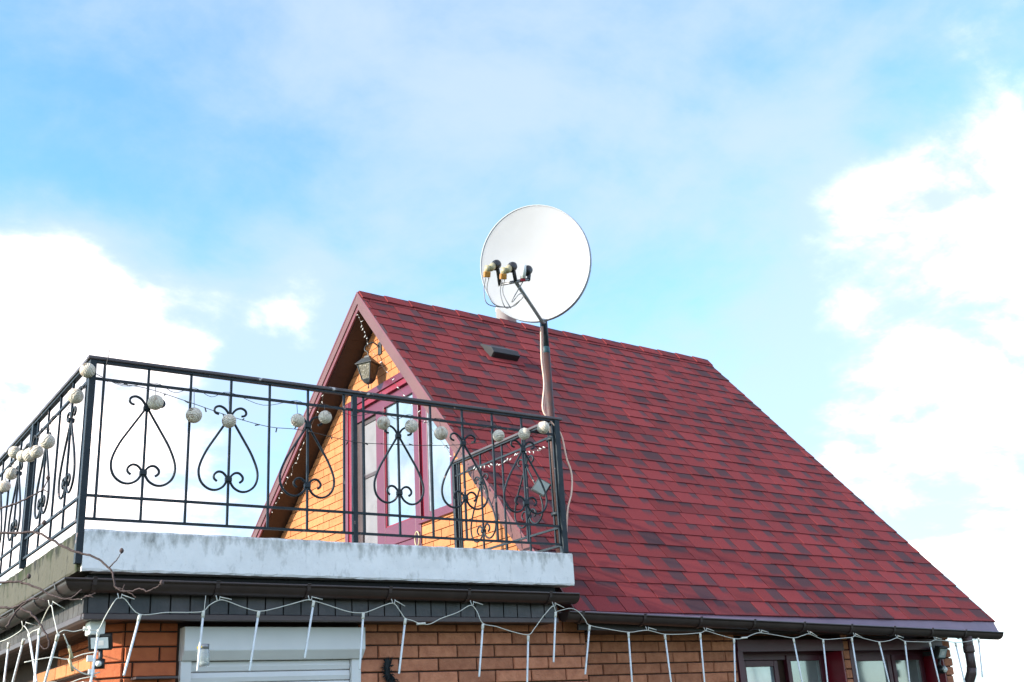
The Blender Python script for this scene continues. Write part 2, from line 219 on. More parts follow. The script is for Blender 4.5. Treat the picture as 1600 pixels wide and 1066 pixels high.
tone, u_, v_, rnd = sp.outputs[0], sp.outputs[1], sp.outputs[2], at.outputs['Alpha']
g = t.nodes.new('ShaderNodeNewGeometry')
nA = t.nodes.new('ShaderNodeTexNoise'); nA.inputs['Scale'].default_value = 9; nA.inputs['Detail'].default_value = 5; t.links.new(g.outputs['Position'], nA.inputs['Vector'])
nB = t.nodes.new('ShaderNodeTexNoise'); nB.inputs['Scale'].default_value = 160; nB.inputs['Detail'].default_value = 3; t.links.new(g.outputs['Position'], nB.inputs['Vector'])
nC = t.nodes.new('ShaderNodeTexNoise'); nC.inputs['Scale'].default_value = 1.1; nC.inputs['Detail'].default_value = 4; t.links.new(g.outputs['Position'], nC.inputs['Vector'])
split = T('MULTIPLY_ADD', rnd, .5, .28)
side = TS(u_, T('SUBTRACT', split, .02), T('ADD', split, .02))
hh = T('SUBTRACT', 1.0, T('MULTIPLY_ADD', T('POWER', tone, 2.5), 1.0, .32))
vv = T('ADD', v_, T('MULTIPLY', T('SUBTRACT', nA.outputs[0], .5), .5))
strip = TS(vv, T('SUBTRACT', hh, .30), T('ADD', hh, .12))
left = T('MULTIPLY', T('SUBTRACT', 1.0, side), T('MULTIPLY', TS(tone, .88, 1.0), .6))
dk = T('MINIMUM', T('ADD', T('MULTIPLY', T('MULTIPLY', side, strip), .95), left), .95)
dk = T('MINIMUM', T('ADD', dk, T('MULTIPLY', TS(nC.outputs[0], .55, .75), .30)), .95)
mx = t.nodes.new('ShaderNodeMix'); mx.data_type = 'RGBA'; t.links.new(dk, mx.inputs[0]); mx.inputs[6].default_value = (.190, .026, .027, 1); mx.inputs[7].default_value = (.070, .031, .036, 1)
hs = t.nodes.new('ShaderNodeHueSaturation'); t.links.new(mx.outputs[2], hs.inputs['Color'])
val = T('MULTIPLY', T('MULTIPLY_ADD', rnd, .42, .78), T('MULTIPLY_ADD', nB.outputs[0], .7, .65)); t.links.new(val, hs.inputs['Value'])
t.links.new(hs.outputs[0], b.inputs['Base Color'])
bp = t.nodes.new('ShaderNodeBump'); bp.inputs['Strength'].default_value = .5; bp.inputs['Distance'].default_value = .004; t.links.new(nB.outputs[0], bp.inputs['Height']); t.links.new(bp.outputs[0], b.inputs['Normal'])

# woven ball shades
M_BALL = bpy.data.materials.new('woven_ball'); M_BALL.use_nodes = True
t, b = nodes(M_BALL); b.inputs['Roughness'].default_value = .8
tcn = t.nodes.new('ShaderNodeTexCoord'); wv = t.nodes.new('ShaderNodeTexWave'); wv.inputs['Scale'].default_value = 26; wv.inputs['Distortion'].default_value = 9; wv.inputs['Detail'].default_value = 3
t.links.new(tcn.outputs['Object'], wv.inputs['Vector'])
oi = t.nodes.new('ShaderNodeObjectInfo')
nz = t.nodes.new('ShaderNodeTexNoise'); nz.noise_dimensions = '4D'; nz.inputs['Scale'].default_value = 22; nz.inputs['Detail'].default_value = 5; t.links.new(tcn.outputs['Object'], nz.inputs['Vector']); t.links.new(T('MULTIPLY', oi.outputs['Random'], 40.), nz.inputs['W'])
mx = t.nodes.new('ShaderNodeMix'); mx.data_type = 'RGBA'; t.links.new(TS(nz.outputs[0], T('MULTIPLY_ADD', oi.outputs['Random'], .14, .44), .75), mx.inputs[0]); mx.inputs[6].default_value = (.70, .60, .48, 1); mx.inputs[7].default_value = (.30, .19, .12, 1)
m3 = t.nodes.new('ShaderNodeMix'); m3.data_type = 'RGBA'; m3.blend_type = 'MULTIPLY'; m3.inputs[0].default_value = .22; t.links.new(mx.outputs[2], m3.inputs[6]); t.links.new(wv.outputs[0], m3.inputs[7]); t.links.new(m3.outputs[2], b.inputs['Base Color'])
bp = t.nodes.new('ShaderNodeBump'); bp.inputs['Strength'].default_value = .7; bp.inputs['Distance'].default_value = .004; t.links.new(wv.outputs[0], bp.inputs['Height']); t.links.new(bp.outputs[0], b.inputs['Normal'])
MJAR = mat('jar_glass', (.78, .82, .82), .12, trans=.85)
M_LENS = mat('lamp_lens', (.55, .62, .66), .12, .15, 20, spec=.9)
M_SOLAR = mat('lamp_face', (.10, .13, .13), .2, spec=.8)
M_FUR = mat('black_fibre', (.006, .012, .016), .7, .4, 60, .8, 120)

# ------------------------------------------------------------------ mesh helpers
class MB:
    def __init__(s): s.v = []; s.f = []; s.smooth = False
    def quad_box(s, c):                       # eight corners: bottom 4 (ccw), top 4
        n = len(s.v); s.v += [tuple(p) for p in c]
        s.f += [tuple(n+i for i in q) for q in ((3,2,1,0),(4,5,6,7),(0,1,5,4),(1,2,6,5),(2,3,7,6),(3,0,4,7))]; return s
    def box(s, x0, x1, y0, y1, z0, z1):
        return s.quad_box([(x0,y0,z0),(x1,y0,z0),(x1,y1,z0),(x0,y1,z0),(x0,y0,z1),(x1,y0,z1),(x1,y1,z1),(x0,y1,z1)])
    def bar(s, a, b_, w, h=None, up=(0,0,1)):  # rectangular bar between two points
        a = Vector(a); b_ = Vector(b_); d = (b_-a).normalized(); up = Vector(up)
        if abs(d.dot(up)) > .95: up = Vector((0,1,0))
        x = d.cross(up).normalized(); y = x.cross(d); h = h or w
        q = [(-1,-1),(1,-1),(1,1),(-1,1)]
        return s.quad_box([a+x*(i*w/2)+y*(j*h/2) for i, j in q]+[b_+x*(i*w/2)+y*(j*h/2) for i, j in q])
    def tube(s, pts, r, n=6, r1=None, closed=False, flat=1.):
        pts = [Vector(p) for p in pts]; s.smooth = True; base = len(s.v); m_ = len(pts); px = None
        for i, p in enumerate(pts):
            d = (pts[min(i+1, m_-1)]-pts[max(i-1, 0)]).normalized()
            if px is None: px = d.orthogonal().normalized()
            px = (px-d*px.dot(d)).normalized(); py = d.cross(px); rr = r if r1 is None else r+(r1-r)*i/max(1, m_-1)
            for k in range(n):
                a = 2*math.pi*(k+.5)/n; s.v.append(tuple(p+px*math.cos(a)*rr+py*math.sin(a)*rr*flat))
        for i in range(m_-1):
            for k in range(n):
                s.f.append((base+i*n+k, base+i*n+(k+1) % n, base+(i+1)*n+(k+1) % n, base+(i+1)*n+k))
        s.f.append(tuple(base+k for k in reversed(range(n)))); s.f.append(tuple(base+(m_-1)*n+k for k in range(n))); return s
    def lathe(s, prof, n=16, M=None, caps=True):          # profile (radius, height) about the local z axis
        s.smooth = True; base = len(s.v); M = M or Matrix.Identity(4)
        for r, h in prof:
            for k in range(n):
                a = 2*math.pi*k/n; s.v.append(tuple(M @ Vector((r*math.cos(a), r*math.sin(a), h))))
        for i in range(len(prof)-1):
            for k in range(n): s.f.append((base+i*n+k, base+i*n+(k+1) % n, base+(i+1)*n+(k+1) % n, base+(i+1)*n+k))
        if caps and prof[0][0] > 1e-4: s.f.append(tuple(base+k for k in reversed(range(n))))
        if caps and prof[-1][0] > 1e-4: s.f.append(tuple(base+(len(prof)-1)*n+k for k in range(n)))
        return s
    def prism(s, poly, off):                   # polygon (3-D points) pushed along off
        n = len(poly); base = len(s.v); off = Vector(off)
        s.v += [tuple(Vector(p)) for p in poly]+[tuple(Vector(p)+off) for p in poly]
        s.f.append(tuple(base+i for i in reversed(range(n)))); s.f.append(tuple(base+n+i for i in range(n)))
        for i in range(n): s.f.append((base+i, base+(i+1) % n, base+n+(i+1) % n, base+n+i))
        return s
    def build(s, name, M, parent=None, bevel=0.):
        me = bpy.data.meshes.new(name); me.from_pydata(s.v, [], s.f); me.update(); me.materials.append(M)
        import bmesh
        bm = bmesh.new(); bm.from_mesh(me); bmesh.ops.recalc_face_normals(bm, faces=bm.faces); bm.to_mesh(me); bm.free()
        if s.smooth:
            for p in me.polygons: p.use_smooth = len(p.vertices) == 4
        o = bpy.data.objects.new(name, me); col.objects.link(o)
        if parent: o.parent = parent
        if bevel:
            md = o.modifiers.new('bevel', 'BEVEL'); md.width = bevel; md.segments = 2; md.limit_method = 'ANGLE'
        return o
def tag(o, label=None, cat=None, group=None, kind=None):
    if label: o['label'] = label
    if cat: o['category'] = cat
    if group: o['group'] = group
    if kind: o['kind'] = kind
    return o
def thing(name, label, cat, loc=(0,0,0), group=None):
    o = bpy.data.objects.new(name, None); o.empty_display_size = .1; col.objects.link(o); return tag(o, label, cat, group)
def spline(pts, k=6):
    P = [Vector(p) for p in pts]; o = []
    for i in range(len(P)-1):
        p0 = P[max(i-1, 0)]; p1 = P[i]; p2 = P[i+1]; p3 = P[min(i+2, len(P)-1)]
        for j in range(k):
            u = j/k; o.append(.5*((2*p1)+(p2-p0)*u+(2*p0-5*p1+4*p2-p3)*u*u+(3*p1-p0-3*p2+p3)*u**3))
    return o+[P[-1]]
def clip(poly, a, b_, c):                      # keep a*y+b*z<=c of a polygon of (y,z)
    o = []
    for i in range(len(poly)):
        p, q = poly[i], poly[(i+1) % len(poly)]; dp = a*p[0]+b_*p[1]-c; dq = a*q[0]+b_*q[1]-c
        if dp <= 0: o.append(p)
        if (dp < 0) != (dq < 0) and dp != dq:
            k = dp/(dp-dq); o.append((p[0]+(q[0]-p[0])*k, p[1]+(q[1]-p[1])*k))
    return o
# parenting: a thing's Empty stands at its base, its parts keep their world coordinates
def build(mb, name, M, parent=None, bevel=0., label=None, kind=None):
    o = mb.build(name, M, None, bevel)
    if parent is not None: attach(o, parent)
    return tag(o, label, kind=kind)
def attach(o, parent):
    if parent.parent and parent.parent.parent: parent = parent.parent      # thing > part > sub-part, no further
    o.parent = parent
    if parent.type == 'EMPTY': o.matrix_parent_inverse = Matrix.Translation(parent.location).inverted()
_thing = thing
def thing(name, label, cat, loc=(0,0,0), group=None):
    o = _thing(name, label, cat, loc, group); o.location = loc; return o
def inst(name, me, loc, rz, parent):
    o = bpy.data.objects.new(name, me); col.objects.link(o); o.location = loc; o.rotation_euler = (0, 0, rz)
    if parent: attach(o, parent)
    return o

# ------------------------------------------------------------------ ground
g = MB(); g.v = [(-2000,-2000,GROUND),(2000,-2000,GROUND),(2000,2000,GROUND),(-2000,2000,GROUND)]; g.f = [(0,1,2,3)]
tag(g.build('ground', M_GROUND), 'short grassy ground around the brick house', 'ground', kind='structure')

# ------------------------------------------------------------------ house
house = thing('brick_house', 'orange brick house with a steep red shingle roof and a balcony', 'house', (4.2, 3.0, GROUND))
BM = {}
def brick_mesh(l, h, d, M):
    k = (round(l, 3), round(h, 4), d, M.name)
    if k not in BM:
        i = .004; x = l/2; z = h/2
        me = bpy.data.meshes.new('brick'); me.from_pydata([(-x,.02,-z),(x,.02,-z),(x,.02,z),(-x,.02,z),(-x,-d*.55,-z),(x,-d*.55,-z),(x,-d*.55,z),(-x,-d*.55,z),(-x+i,-d,-z+i),(x-i,-d,-z+i),(x-i,-d,z-i),(-x+i,-d,z-i)], [],
            [(0,1,2,3),(8,11,10,9),(0,4,5,1),(1,5,6,2),(2,6,7,3),(3,7,4,0),(4,8,9,5),(5,9,10,6),(6,10,11,7),(7,11,8,4)])
        import bmesh
        bm = bmesh.new(); bm.from_mesh(me); bmesh.ops.recalc_face_normals(bm, faces=bm.faces); bm.to_mesh(me); bm.free()
        me.materials.append(M); BM[k] = me
    return BM[k]
def brick_wall(wall, x0, x1, y, ztop, zind, zbot, pitch, l, M, holes=(), phase=0., rz=0., org=None, d=.014):
    """courses on a wall facing -Y (or turned about z by rz at org); bricks above zind are single parts, those below one joined part"""
    low = MB(); k = 0; z = ztop
    while z > zbot:
        h = pitch-.009; zc = z-pitch/2; off = (phase+(k % 2)*.5)*l; x = x0-(off % l)
        while x < x1:
            a = max(x, x0); b_ = min(x+l-.010, x1)
            segs = [(a, b_)]
            for (hx0, hx1, hz0, hz1) in holes:
                if hz0 < zc < hz1:
                    ns = []
                    for (p, q) in segs:
                        if q <= hx0 or p >= hx1: ns.append((p, q))
                        else:
                            if p < hx0: ns.append((p, hx0))
                            if q > hx1: ns.append((hx1, q))
                    segs = ns
            for p, q in segs:
                if q-p < .03: continue
                c = Vector(((p+q)/2, y, zc)); jit = random.uniform(-.002, .003)
                if zc > zind:
                    loc = c if org is None else Vector(org)+Matrix.Rotation(rz, 3, 'Z') @ Vector((c.x, 0, 0))+Vector((0, 0, zc))
                    dirn = Matrix.Rotation(rz, 3, 'Z') @ Vector((0, jit, 0))
                    inst('brick', brick_mesh(q-p, h, d, M), loc+dirn, rz, wall)
                elif org is None: low.box(p, q, y-d, y+.02, zc-h/2, zc+h/2)
            x += l
        z -= pitch; k += 1
    if low.v: build(low, 'brick_courses', M, wall, kind='stuff')

# lower wall below the balcony
FW = .30
wall_a = build(MB().box(.36, 3.66, FW, FW+.25, GROUND, -.47), 'front_wall', M_MORT, house)
brick_wall(wall_a, .655, 3.66, FW, -.4356, -.98, GROUND, .0842, .30, M_BRICK, holes=[(.655, 1.83, -2.3, -.40)], phase=.62)
brick_wall(wall_a, .36, .655, FW, -.4356, -.98, GROUND, .0842, .30, M_BRICKR, phase=.33)
# chamfered brick corner and the side wall under the left eave
ch = build(MB().prism([(.36,.30,GROUND),(.36,.44,GROUND),(.235,.425,GROUND)], (0,0,2.28)), 'corner_pier', M_MORT, house)
for k in range(6):
    z = -.4356-.0842*(k+.5)
    inst('brick', brick_mesh(.165, .075, .016, M_BRICKR), (.2975, .3625, z), -R_(45), ch)
wall_l = build(MB().box(.40, .60, .43, 5.0, GROUND, -.47), 'side_wall', M_MORT, house)
brick_wall(wall_l, -1.6, 0., 0., -.4356, -.98, -.99, .0842, .30, M_BRICKR, rz=-R_(90), org=(.40, .43, 0.), phase=.2)
corb = build(MB().box(.30, .42, .44, 2.2, -.70, -.61), 'brick_corbel', M_MORT, house)
for k in range(6): inst('brick', brick_mesh(.285, .078, .015, M_BRICKY), (.30, .58+k*.295, -.655), -R_(90), corb)
lw = build(MB().box(.33, .40, 1.05, 2.0, -2.0, -.74), 'side_window', M_WHITE, house); build(MB().box(.322, .33, 1.13, 1.92, -1.95, -.80), 'pane', M_PANE2, lw)

# roller shutter
sh = build(MB().prism([(.67,.30,-.50),(.67,.20,-.50),(.67,.20,-.635),(.67,.245,-.688),(.67,.30,-.688)], (1.16,0,0)), 'shutter_box', M_WHITE, house, .004)
for x0 in (.67, 1.76): build(MB().box(x0+.004, x0+.066, .262, .302, -2.25, -.690), 'guide_rail', M_WHITE, sh)
for k in range(25):
    z = -.690-k*.062; build(MB().prism([(.74,.300,z),(.74,.288,z-.004),(.74,.281,z-.031),(.74,.288,z-.056),(.74,.300,z-.060)], (1.018,0,0)), 'slat', M_WHITE, sh)
build(MB().box(.40, .637, .285-.10, .286, -.787, -.775), 'wall_ledge', M_FASCT, house); 

# eave box of the flat roof: fascia boards, trim, soffit
fas = build(MB().box(.075, 3.26, .078, .098, -.45, -.24), 'fascia', M_DARK, house)
x = .085; k = 0
while x < 3.26:
    build(MB().box(x, x+.106, .066, .077, -.446, -.28), 'board', M_FASC, fas, .002); x += .1135
build(MB().box(.062, 3.26, .058, .10, -.480, -.447), 'trim', M_FASCT, fas, .004)
fal = build(MB().box(.078, .098, .10, 5.0, -.45, -.24), 'fascia', M_DARK, house)
y = .085
for k in range(26):
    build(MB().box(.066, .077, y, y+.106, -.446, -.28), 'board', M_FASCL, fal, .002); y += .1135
build(MB().box(.058, .10, .101, 5.0, -.480, -.447), 'trim', M_FASCT, fal, .004)
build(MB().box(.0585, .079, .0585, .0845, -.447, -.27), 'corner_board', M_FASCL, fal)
sof = build(MB().box(.10, 3.27, .10, 4.9, -.462, -.455), 'eave_soffit', M_SOFF, house)
for k in range(3): build(MB().box(.40, 3.27, .103+k*.066, .103+k*.066+.062, -.474, -.463), 'board', M_SOFF, sof)
for k in range(4): build(MB().box(.103+k*.072, .103+k*.072+.067, .10, 4.9, -.4745, -.4635), 'board', M_SOFF, sof)
build(MB().box(.10, 3.27, .10, 4.9, -.45, -.232), 'flat_roof', M_DARK, house)

# balcony slab edges: slightly uneven cast concrete
def beam(name, M, a, b_, wvec, z0, z1, par):
    mb = MB(); a = Vector(a); b_ = Vector(b_); n = int((b_-a).length/.045); wv_ = Vector(wvec)
    for i in range(n+1):
        p = a.lerp(b_, i/n); j = lambda s: random.uniform(-s, s); o = wv_.normalized()
        ring = [p+o*(.006+j(.0012))+Vector((0,0,z0+j(.002))), p+o*j(.001)+Vector((0,0,z0+.012+j(.004))), p+o*j(.001)+Vector((0,0,z1-.012+j(.003))), p+o*(.008+j(.002))+Vector((0,0,z1+j(.0025))), p+wv_+Vector((0,0,z1)), p+wv_+Vector((0,0,z0))]
        mb.v += [tuple(q) for q in ring]
        if i:
            c = (i-1)*6
            for k in range(6): mb.f.append((c+k, c+(k+1) % 6, c+6+(k+1) % 6, c+6+k))
    mb.f.append(tuple(range(6))); mb.f.append(tuple(n*6+k for k in reversed(range(6))))
    return build(mb, name, M, par)
slab = build(MB().box(.12, 3.44, .12, 5.0, -.20, -.012), 'balcony_slab', M_TERR, house)
beam('slab_edge', M_SLAB, (.022,0,0), (L,0,0), (0,.118,0), -HB, 0, slab)
o = beam('slab_edge', M_SLABL, (0,.030,0), (0,5.0,0), (.118,0,0), -HB, 0, slab); o['label'] = 'mossy streaked shade-darkened side edge of the balcony slab'
for xx in (1.18, 2.36): pass

# gutters
def gutter(name, a, b_, out, r, M, brackets, caps=(True, True), mitre=(0, 0)):
    """half-round gutter from a to b (lip line), out = unit vector to the open air"""
    a = Vector(a); b_ = Vector(b_); out = Vector(out); mb = MB(); mb.smooth = True; n = 12; dirn = (b_-a).normalized(); up = Vector((0,0,1))
    prof = [(.004, .008), (.010, .002), (.006, -.006)]+[(r*math.cos(q)-r, -r*.98*math.sin(q)) for q in [R_(180*i/n) for i in range(n+1)]]+[(-2*r, .012), (-2*r+.004, .012)]+[(-r+(r-.004)*math.cos(q), -(r-.004)*.98*math.sin(q)) for q in [R_(180*(n-i)/n) for i in range(n+1)]]
    for p, mt in ((a, mitre[0]), (b_, mitre[1])):
        for (u, v) in prof: mb.v.append(tuple(p+out*u+up*v+dirn*(mt*u)))
    k = len(prof)
    for i in range(k): mb.f.append((i, (i+1) % k, k+(i+1) % k, k+i))
    g = build(mb, name, M, house)
    for p, c, s in ((a, caps[0], -1), (b_, caps[1], 1)):
        if c:
            poly = [p+out*(r*1.04*math.cos(q)-r)+up*(-r*1.02*math.sin(q)+.004) for q in [R_(180*i/n) for i in range(n+1)]]
            build(MB().prism(poly, dirn*.006*s), 'end_cap', M, g)
    for q in brackets:
        p = a+dirn*q; pts = [p+out*(.012)+up*.012]+[p+out*((r+.006)*math.cos(t_)-r)+up*(-(r+.006)*math.sin(t_)) for t_ in [R_(180*i/8) for i in range(9)]]
        mb = MB()
        for i in range(len(pts)-1): mb.bar(pts[i], pts[i+1], .005 if False else .022, .004, up=out if abs((pts[i+1]-pts[i]).normalized().z) > .7 else (0,0,1))
        build(mb, 'bracket', M, g)
    return g
gutter('lower_gutter', (-.072,-.072,-.284), (3.355,-.072,-.297), (0,-1,0), .064, M_GUT, [.15, .83, 1.39, 1.94, 2.52, 3.18], (False, True), (-1, 0))
gutter('side_gutter', (-.072,-.072,-.284), (-.072,5.0,-.30), (-1,0,0), .064, M_GUT, [.22, .75, 1.3, 1.85, 2.4], (False, True), (-1, 0))
GZ = lambda x: -.412-.0264*(x-3.31)
gm = gutter('main_gutter', (3.312,0,GZ(3.312)), (8.44,0,GZ(8.44)), (0,-1,0), .062, M_GUT, [.12,.69,1.25,1.82,2.39,2.97,3.53,4.06,4.55], (True, True)); 

# downpipe
dp = build(MB().tube([(7.95,.062,-.575),(7.95,.062,-.64),(7.95,.064,-.70)], .046, 16), 'downpipe', M_PIPE, house)
build(MB().tube([(7.95,.064,-.695),(7.95,.066,-.78),(7.948,.068,-.86)], .041, 16), 'pipe', M_PIPE, dp)
build(MB().tube([(7.948,.068,-.85),(7.948,.08,-.90),(7.95,.16,-1.04),(7.95,.40,-1.30),(7.95,.43,-1.40),(7.95,.43,GROUND)], .044, 16), 'pipe', M_PIPE, dp)
build(MB().lathe([(.049,-.03),(.051,-.02),(.051,.02),(.049,.03)], 16, Matrix.Translation((7.95,.063,-.69))), 'collar', M_PIPE, dp)

# main front wall with two recessed windows
MW = .50
wall_b = build(MB().box(3.66, 5.40, MW+.006, MW+.25, GROUND, -.50).box(6.72, 6.80, MW+.006, MW+.25, GROUND, -.50).box(8.16, 8.26, MW+.006, MW+.25, GROUND, -.50).box(5.40, 6.72, MW+.24, MW+.27, GROUND, -.50).box(6.80, 8.16, MW+.24, MW+.27, GROUND, -.50), 'front_wall', M_MORT, house)
brick_wall(wall_b, 3.66, 8.26, MW+.006, -.4844, -.98, GROUND, .0823, .287, M_BRICK, holes=[(5.38, 6.725, -2.2, -.4), (6.80, 8.165, -2.2, -.4)], phase=.4)
for k in range(5):   # rounded corner bricks
    build(MB().box(8.19, 8.29+.008*(k % 2), MW-.006, MW+.2, -.4844-.0823*(k+1)+.004, -.4844-.0823*k-.004), 'brick', M_BRICK, wall_b, .012)
def window(x0, x1, sashes, par):
    z0, z1 = -2.1, -.575; yw = MW+.215
    wd = build(MB().box(x0, x1, MW-.02, MW+.02, -.655, -.56), 'window', M_DMAR, par)
    build(MB().box(x0, x0+.06, MW-.012, MW+.03, z0, -.656), 'jamb', M_DMAR, wd)
    build(MB().box(x1-.02, x1-.002, MW-.005, yw, z0, -.656), 'reveal', M_RED, wd)
    build(MB().box(x0+.062, x1-.022, yw-.02, yw+.02, -.71, -.60), 'head', M_DMAR, wd)
    for (a, b_, zt, M) in sashes:
        f = MB(); w_ = .05
        f.box(a-w_, a, yw-.03, yw+.015, z0, zt+w_).box(b_, b_+w_, yw-.031, yw+.015, z0, zt+w_-.001).box(a, b_, yw-.029, yw+.015, zt, zt+w_).box(a, b_, yw-.029, yw+.015, z0, z0+w_)
        s = build(f, 'sash', M_DMAR, wd, .003); build(MB().box(a, b_, yw-.004, yw+.004, z0+w_, zt), 'pane', M, s)
        build(MB().box(b_-.010, b_, yw-.018, yw-.005, z0+w_, zt), 'edge_strip', M_GALV, s)
    return wd
window(5.40, 6.72, [(5.68, 6.02, -.765, M_LACE), (6.24, 6.62, -.722, M_PANE2)], house)
window(6.80, 8.16, [(7.09, 7.56, -.735, M_PANE2), (7.68, 8.05, -.735, M_PANE2)], house)
build(MB().box(3.66, 8.26, MW+.27, MW+.30, GROUND, -.5), 'inner_wall', M_DARK, house)
build(MB().box(8.21, 8.26, MW+.26, 8.0, GROUND, -.47).prism([(8.21,MW+.26,-.47),(8.21,8.0,-.47),(8.21,YR,ZR-.32)], (.05,0,0)).box(3.76, 8.2, 7.9, 8.0, GROUND, -.47), 'back_wall', M_BRICK, house)

# gable wall: single bricks, cut along the rakes and round the door
gw_mb = MB()
TS_ = .195
def under(poly):
    poly = clip(poly, -MF, 1, ZR-TS_-MF*YR); return clip(poly, MBK, 1, ZR-TS_+MBK*YR) if len(poly) > 2 else poly
gp = under([(.55,-.25),(8.0,-.25),(8.0,4),(.55,4)])
DY0, DY1, DZ1 = 2.13, 4.36, 2.325
gw = build(MB().prism([(XW+.012, y_, z_) for y_, z_ in under([(.55,-.25),(DY0,-.25),(DY0,4),(.55,4)])], (.2,0,0)).prism([(XW+.012, y_, z_) for y_, z_ in under([(DY1,-.25),(8.0,-.25),(8.0,4),(DY1,4)])], (.2,0,0)).prism([(XW+.012, y_, z_) for y_, z_ in under([(DY0,DZ1),(DY1,DZ1),(DY1,4),(DY0,4)])], (.2,0,0)).box(XW+.012, XW+.2, DY0, 2.79, -.25, .75), 'gable_wall', M_MORTY, house)
pit, ln_ = .0865, .30; cand = []
for k in range(41):
    z0 = -.25+k*pit; yy = .45-((k % 2)*.5)*ln_
    while yy < 8.0:
        a, b_ = yy+.004, yy+ln_-.004; yy += ln_; zc = z0+pit/2
        segs = [(a, b_)]
        dy0 = DY0 if zc > .76 else 2.79
        if zc < DZ1:
            segs = []
            if a < dy0: segs.append((a, min(b_, dy0)))
            if b_ > DY1: segs.append((max(a, DY1), b_))
        for p, q in segs:
            if q-p < .02: continue
            poly = under([(p, z0+.004), (q, z0+.004), (q, z0+pit-.004), (p, z0+pit-.004)])
            if len(poly) < 3: continue
            yc = (p+q)/2; vis = (zc+1.19)/(yc+6.27) > .172 and zc > .0
            cand.append((0 if vis else 1, poly))
rest = MB(); cnt = 0
for v_, poly in cand:
    dj = random.uniform(-.0015, .0015)
    if v_ == 0 and cnt < 300: build(MB().prism([(XW+dj, y_, z_) for y_, z_ in poly], (.02,0,0)), 'brick', M_BRICKY, gw); cnt += 1
    else: rest.prism([(XW+dj, y_, z_) for y_, z_ in poly], (.02,0,0))
build(rest, 'brick_courses', M_BRICKY, gw, kind='stuff')

# balcony door and side light in the gable
def cbox(mb, x0, x1, y0, y1, z0, z1):        # a board cut off along the rake where the roof crosses it
    poly = under([(y0,z0),(y1,z0),(y1,z1),(y0,z1)])
    return mb.prism([(x0, y_, z_) for y_, z_ in poly], (x1-x0,0,0)) if len(poly) > 2 else mb
def bxx(y0, y1, z0, z1, x0, x1): return cbox(MB(), x0, x1, y0, y1, z0, z1)
dr = build(bxx(4.29, 4.362, -.05, 2.33, XW-.022, XW+.06), 'balcony_door', M_MAR, house, .004)
build(bxx(4.215, 4.288, -.05, 2.25, XW-.008, XW+.10), 'reveal', M_RED, dr)
build(bxx(2.13, 4.289, 2.26, 2.335, XW-.024, XW+.05), 'head_casing', M_MAR, dr, .004)
build(bxx(2.13, 4.288, 2.20, 2.259, XW-.006, XW+.07), 'head_reveal', M_RED, dr)
build(bxx(2.13, 4.214, 2.08, 2.199, XW+.03, XW+.09), 'head_frame', M_MAR, dr)
lf = build(bxx(4.085, 4.214, -.05, 2.079, XW+.05, XW+.10).box(XW+.06, XW+.10, 3.65, 4.084, 1.44, 1.475).box(XW+.06, XW+.10, 3.65, 4.084, 2.03, 2.079), 'side_leaf', M_FASCT, dr)
build(bxx(3.645, 4.084, -.05, 2.03, XW+.078, XW+.084), 'pane', M_PANE2, lf); build(MB().prism([(XW+.072, 3.65+.434*i/24, -.05) for i in range(25)]+[(XW+.076, 3.65+.434*(24-i)/24, -.05) for i in range(25)], (0,0,2.08)), 'curtain', M_CURT, lf)
dl = MB().box(XW-.01, XW+.05, 3.47, 3.644, -.05, 2.079).box(XW-.011, XW+.05, 2.755, 2.855, -.05, 2.079).box(XW-.008, XW+.05, 2.856, 3.469, 2.06, 2.079).box(XW-.009, XW+.05, 2.856, 3.469, .62, .81)
dl = build(dl, 'door_leaf', M_MAR, dr, .004); build(bxx(2.856, 3.469, .81, 2.06, XW+.018, XW+.024), 'pane', M_PANE, dl); build(bxx(2.856, 3.469, -.05, .619, XW+.004, XW+.03), 'panel', M_MAR, dl)
build(bxx(2.858, 3.467, .812, .824, XW-.002, XW+.017), 'glazing_bead', M_RED, dl); build(bxx(3.452, 3.468, .825, 2.05, XW-.002, XW+.017), 'glazing_bead', M_RED, dl)
build(MB().tube(spline([(XW-.03, 2.80+.05*math.sin(a)*.8, .66-.07*(1-math.cos(a))) for a in [i*math.pi/6 for i in range(13)]], 2), .008, 6), 'pull_ring', M_CREAM, dl)
build(bxx(2.70, 2.754, -.05, 2.079, XW+.02, XW+.06), 'mullion', M_RED, dr)
sw = MB()
for q in ((XW-.006, XW+.05, 2.60, 2.699, .755, 2.079), (XW-.006, XW+.05, 2.13, 2.198, .755, 2.079), (XW-.005, XW+.05, 2.199, 2.599, .755, .815), (XW-.005, XW+.05, 2.199, 2.599, 2.03, 2.079)): cbox(sw, *q)
sw = build(sw, 'side_light', M_MAR, dr, .004); build(bxx(2.199, 2.599, .815, 2.03, XW+.018, XW+.024), 'pane', M_PANE, sw); build(bxx(2.572, 2.598, .816, 2.03, XW-.001, XW+.017), 'edge_strip', M_GALV, sw)
build(bxx(2.12, 2.78, .725, .754, XW-.03, XW+.05), 'sill', M_MAR, dr, .003)
build(bxx(2.1, 4.4, -.05, 2.33, XW+.12, XW+.16), 'room_shade', M_DARK, dr)

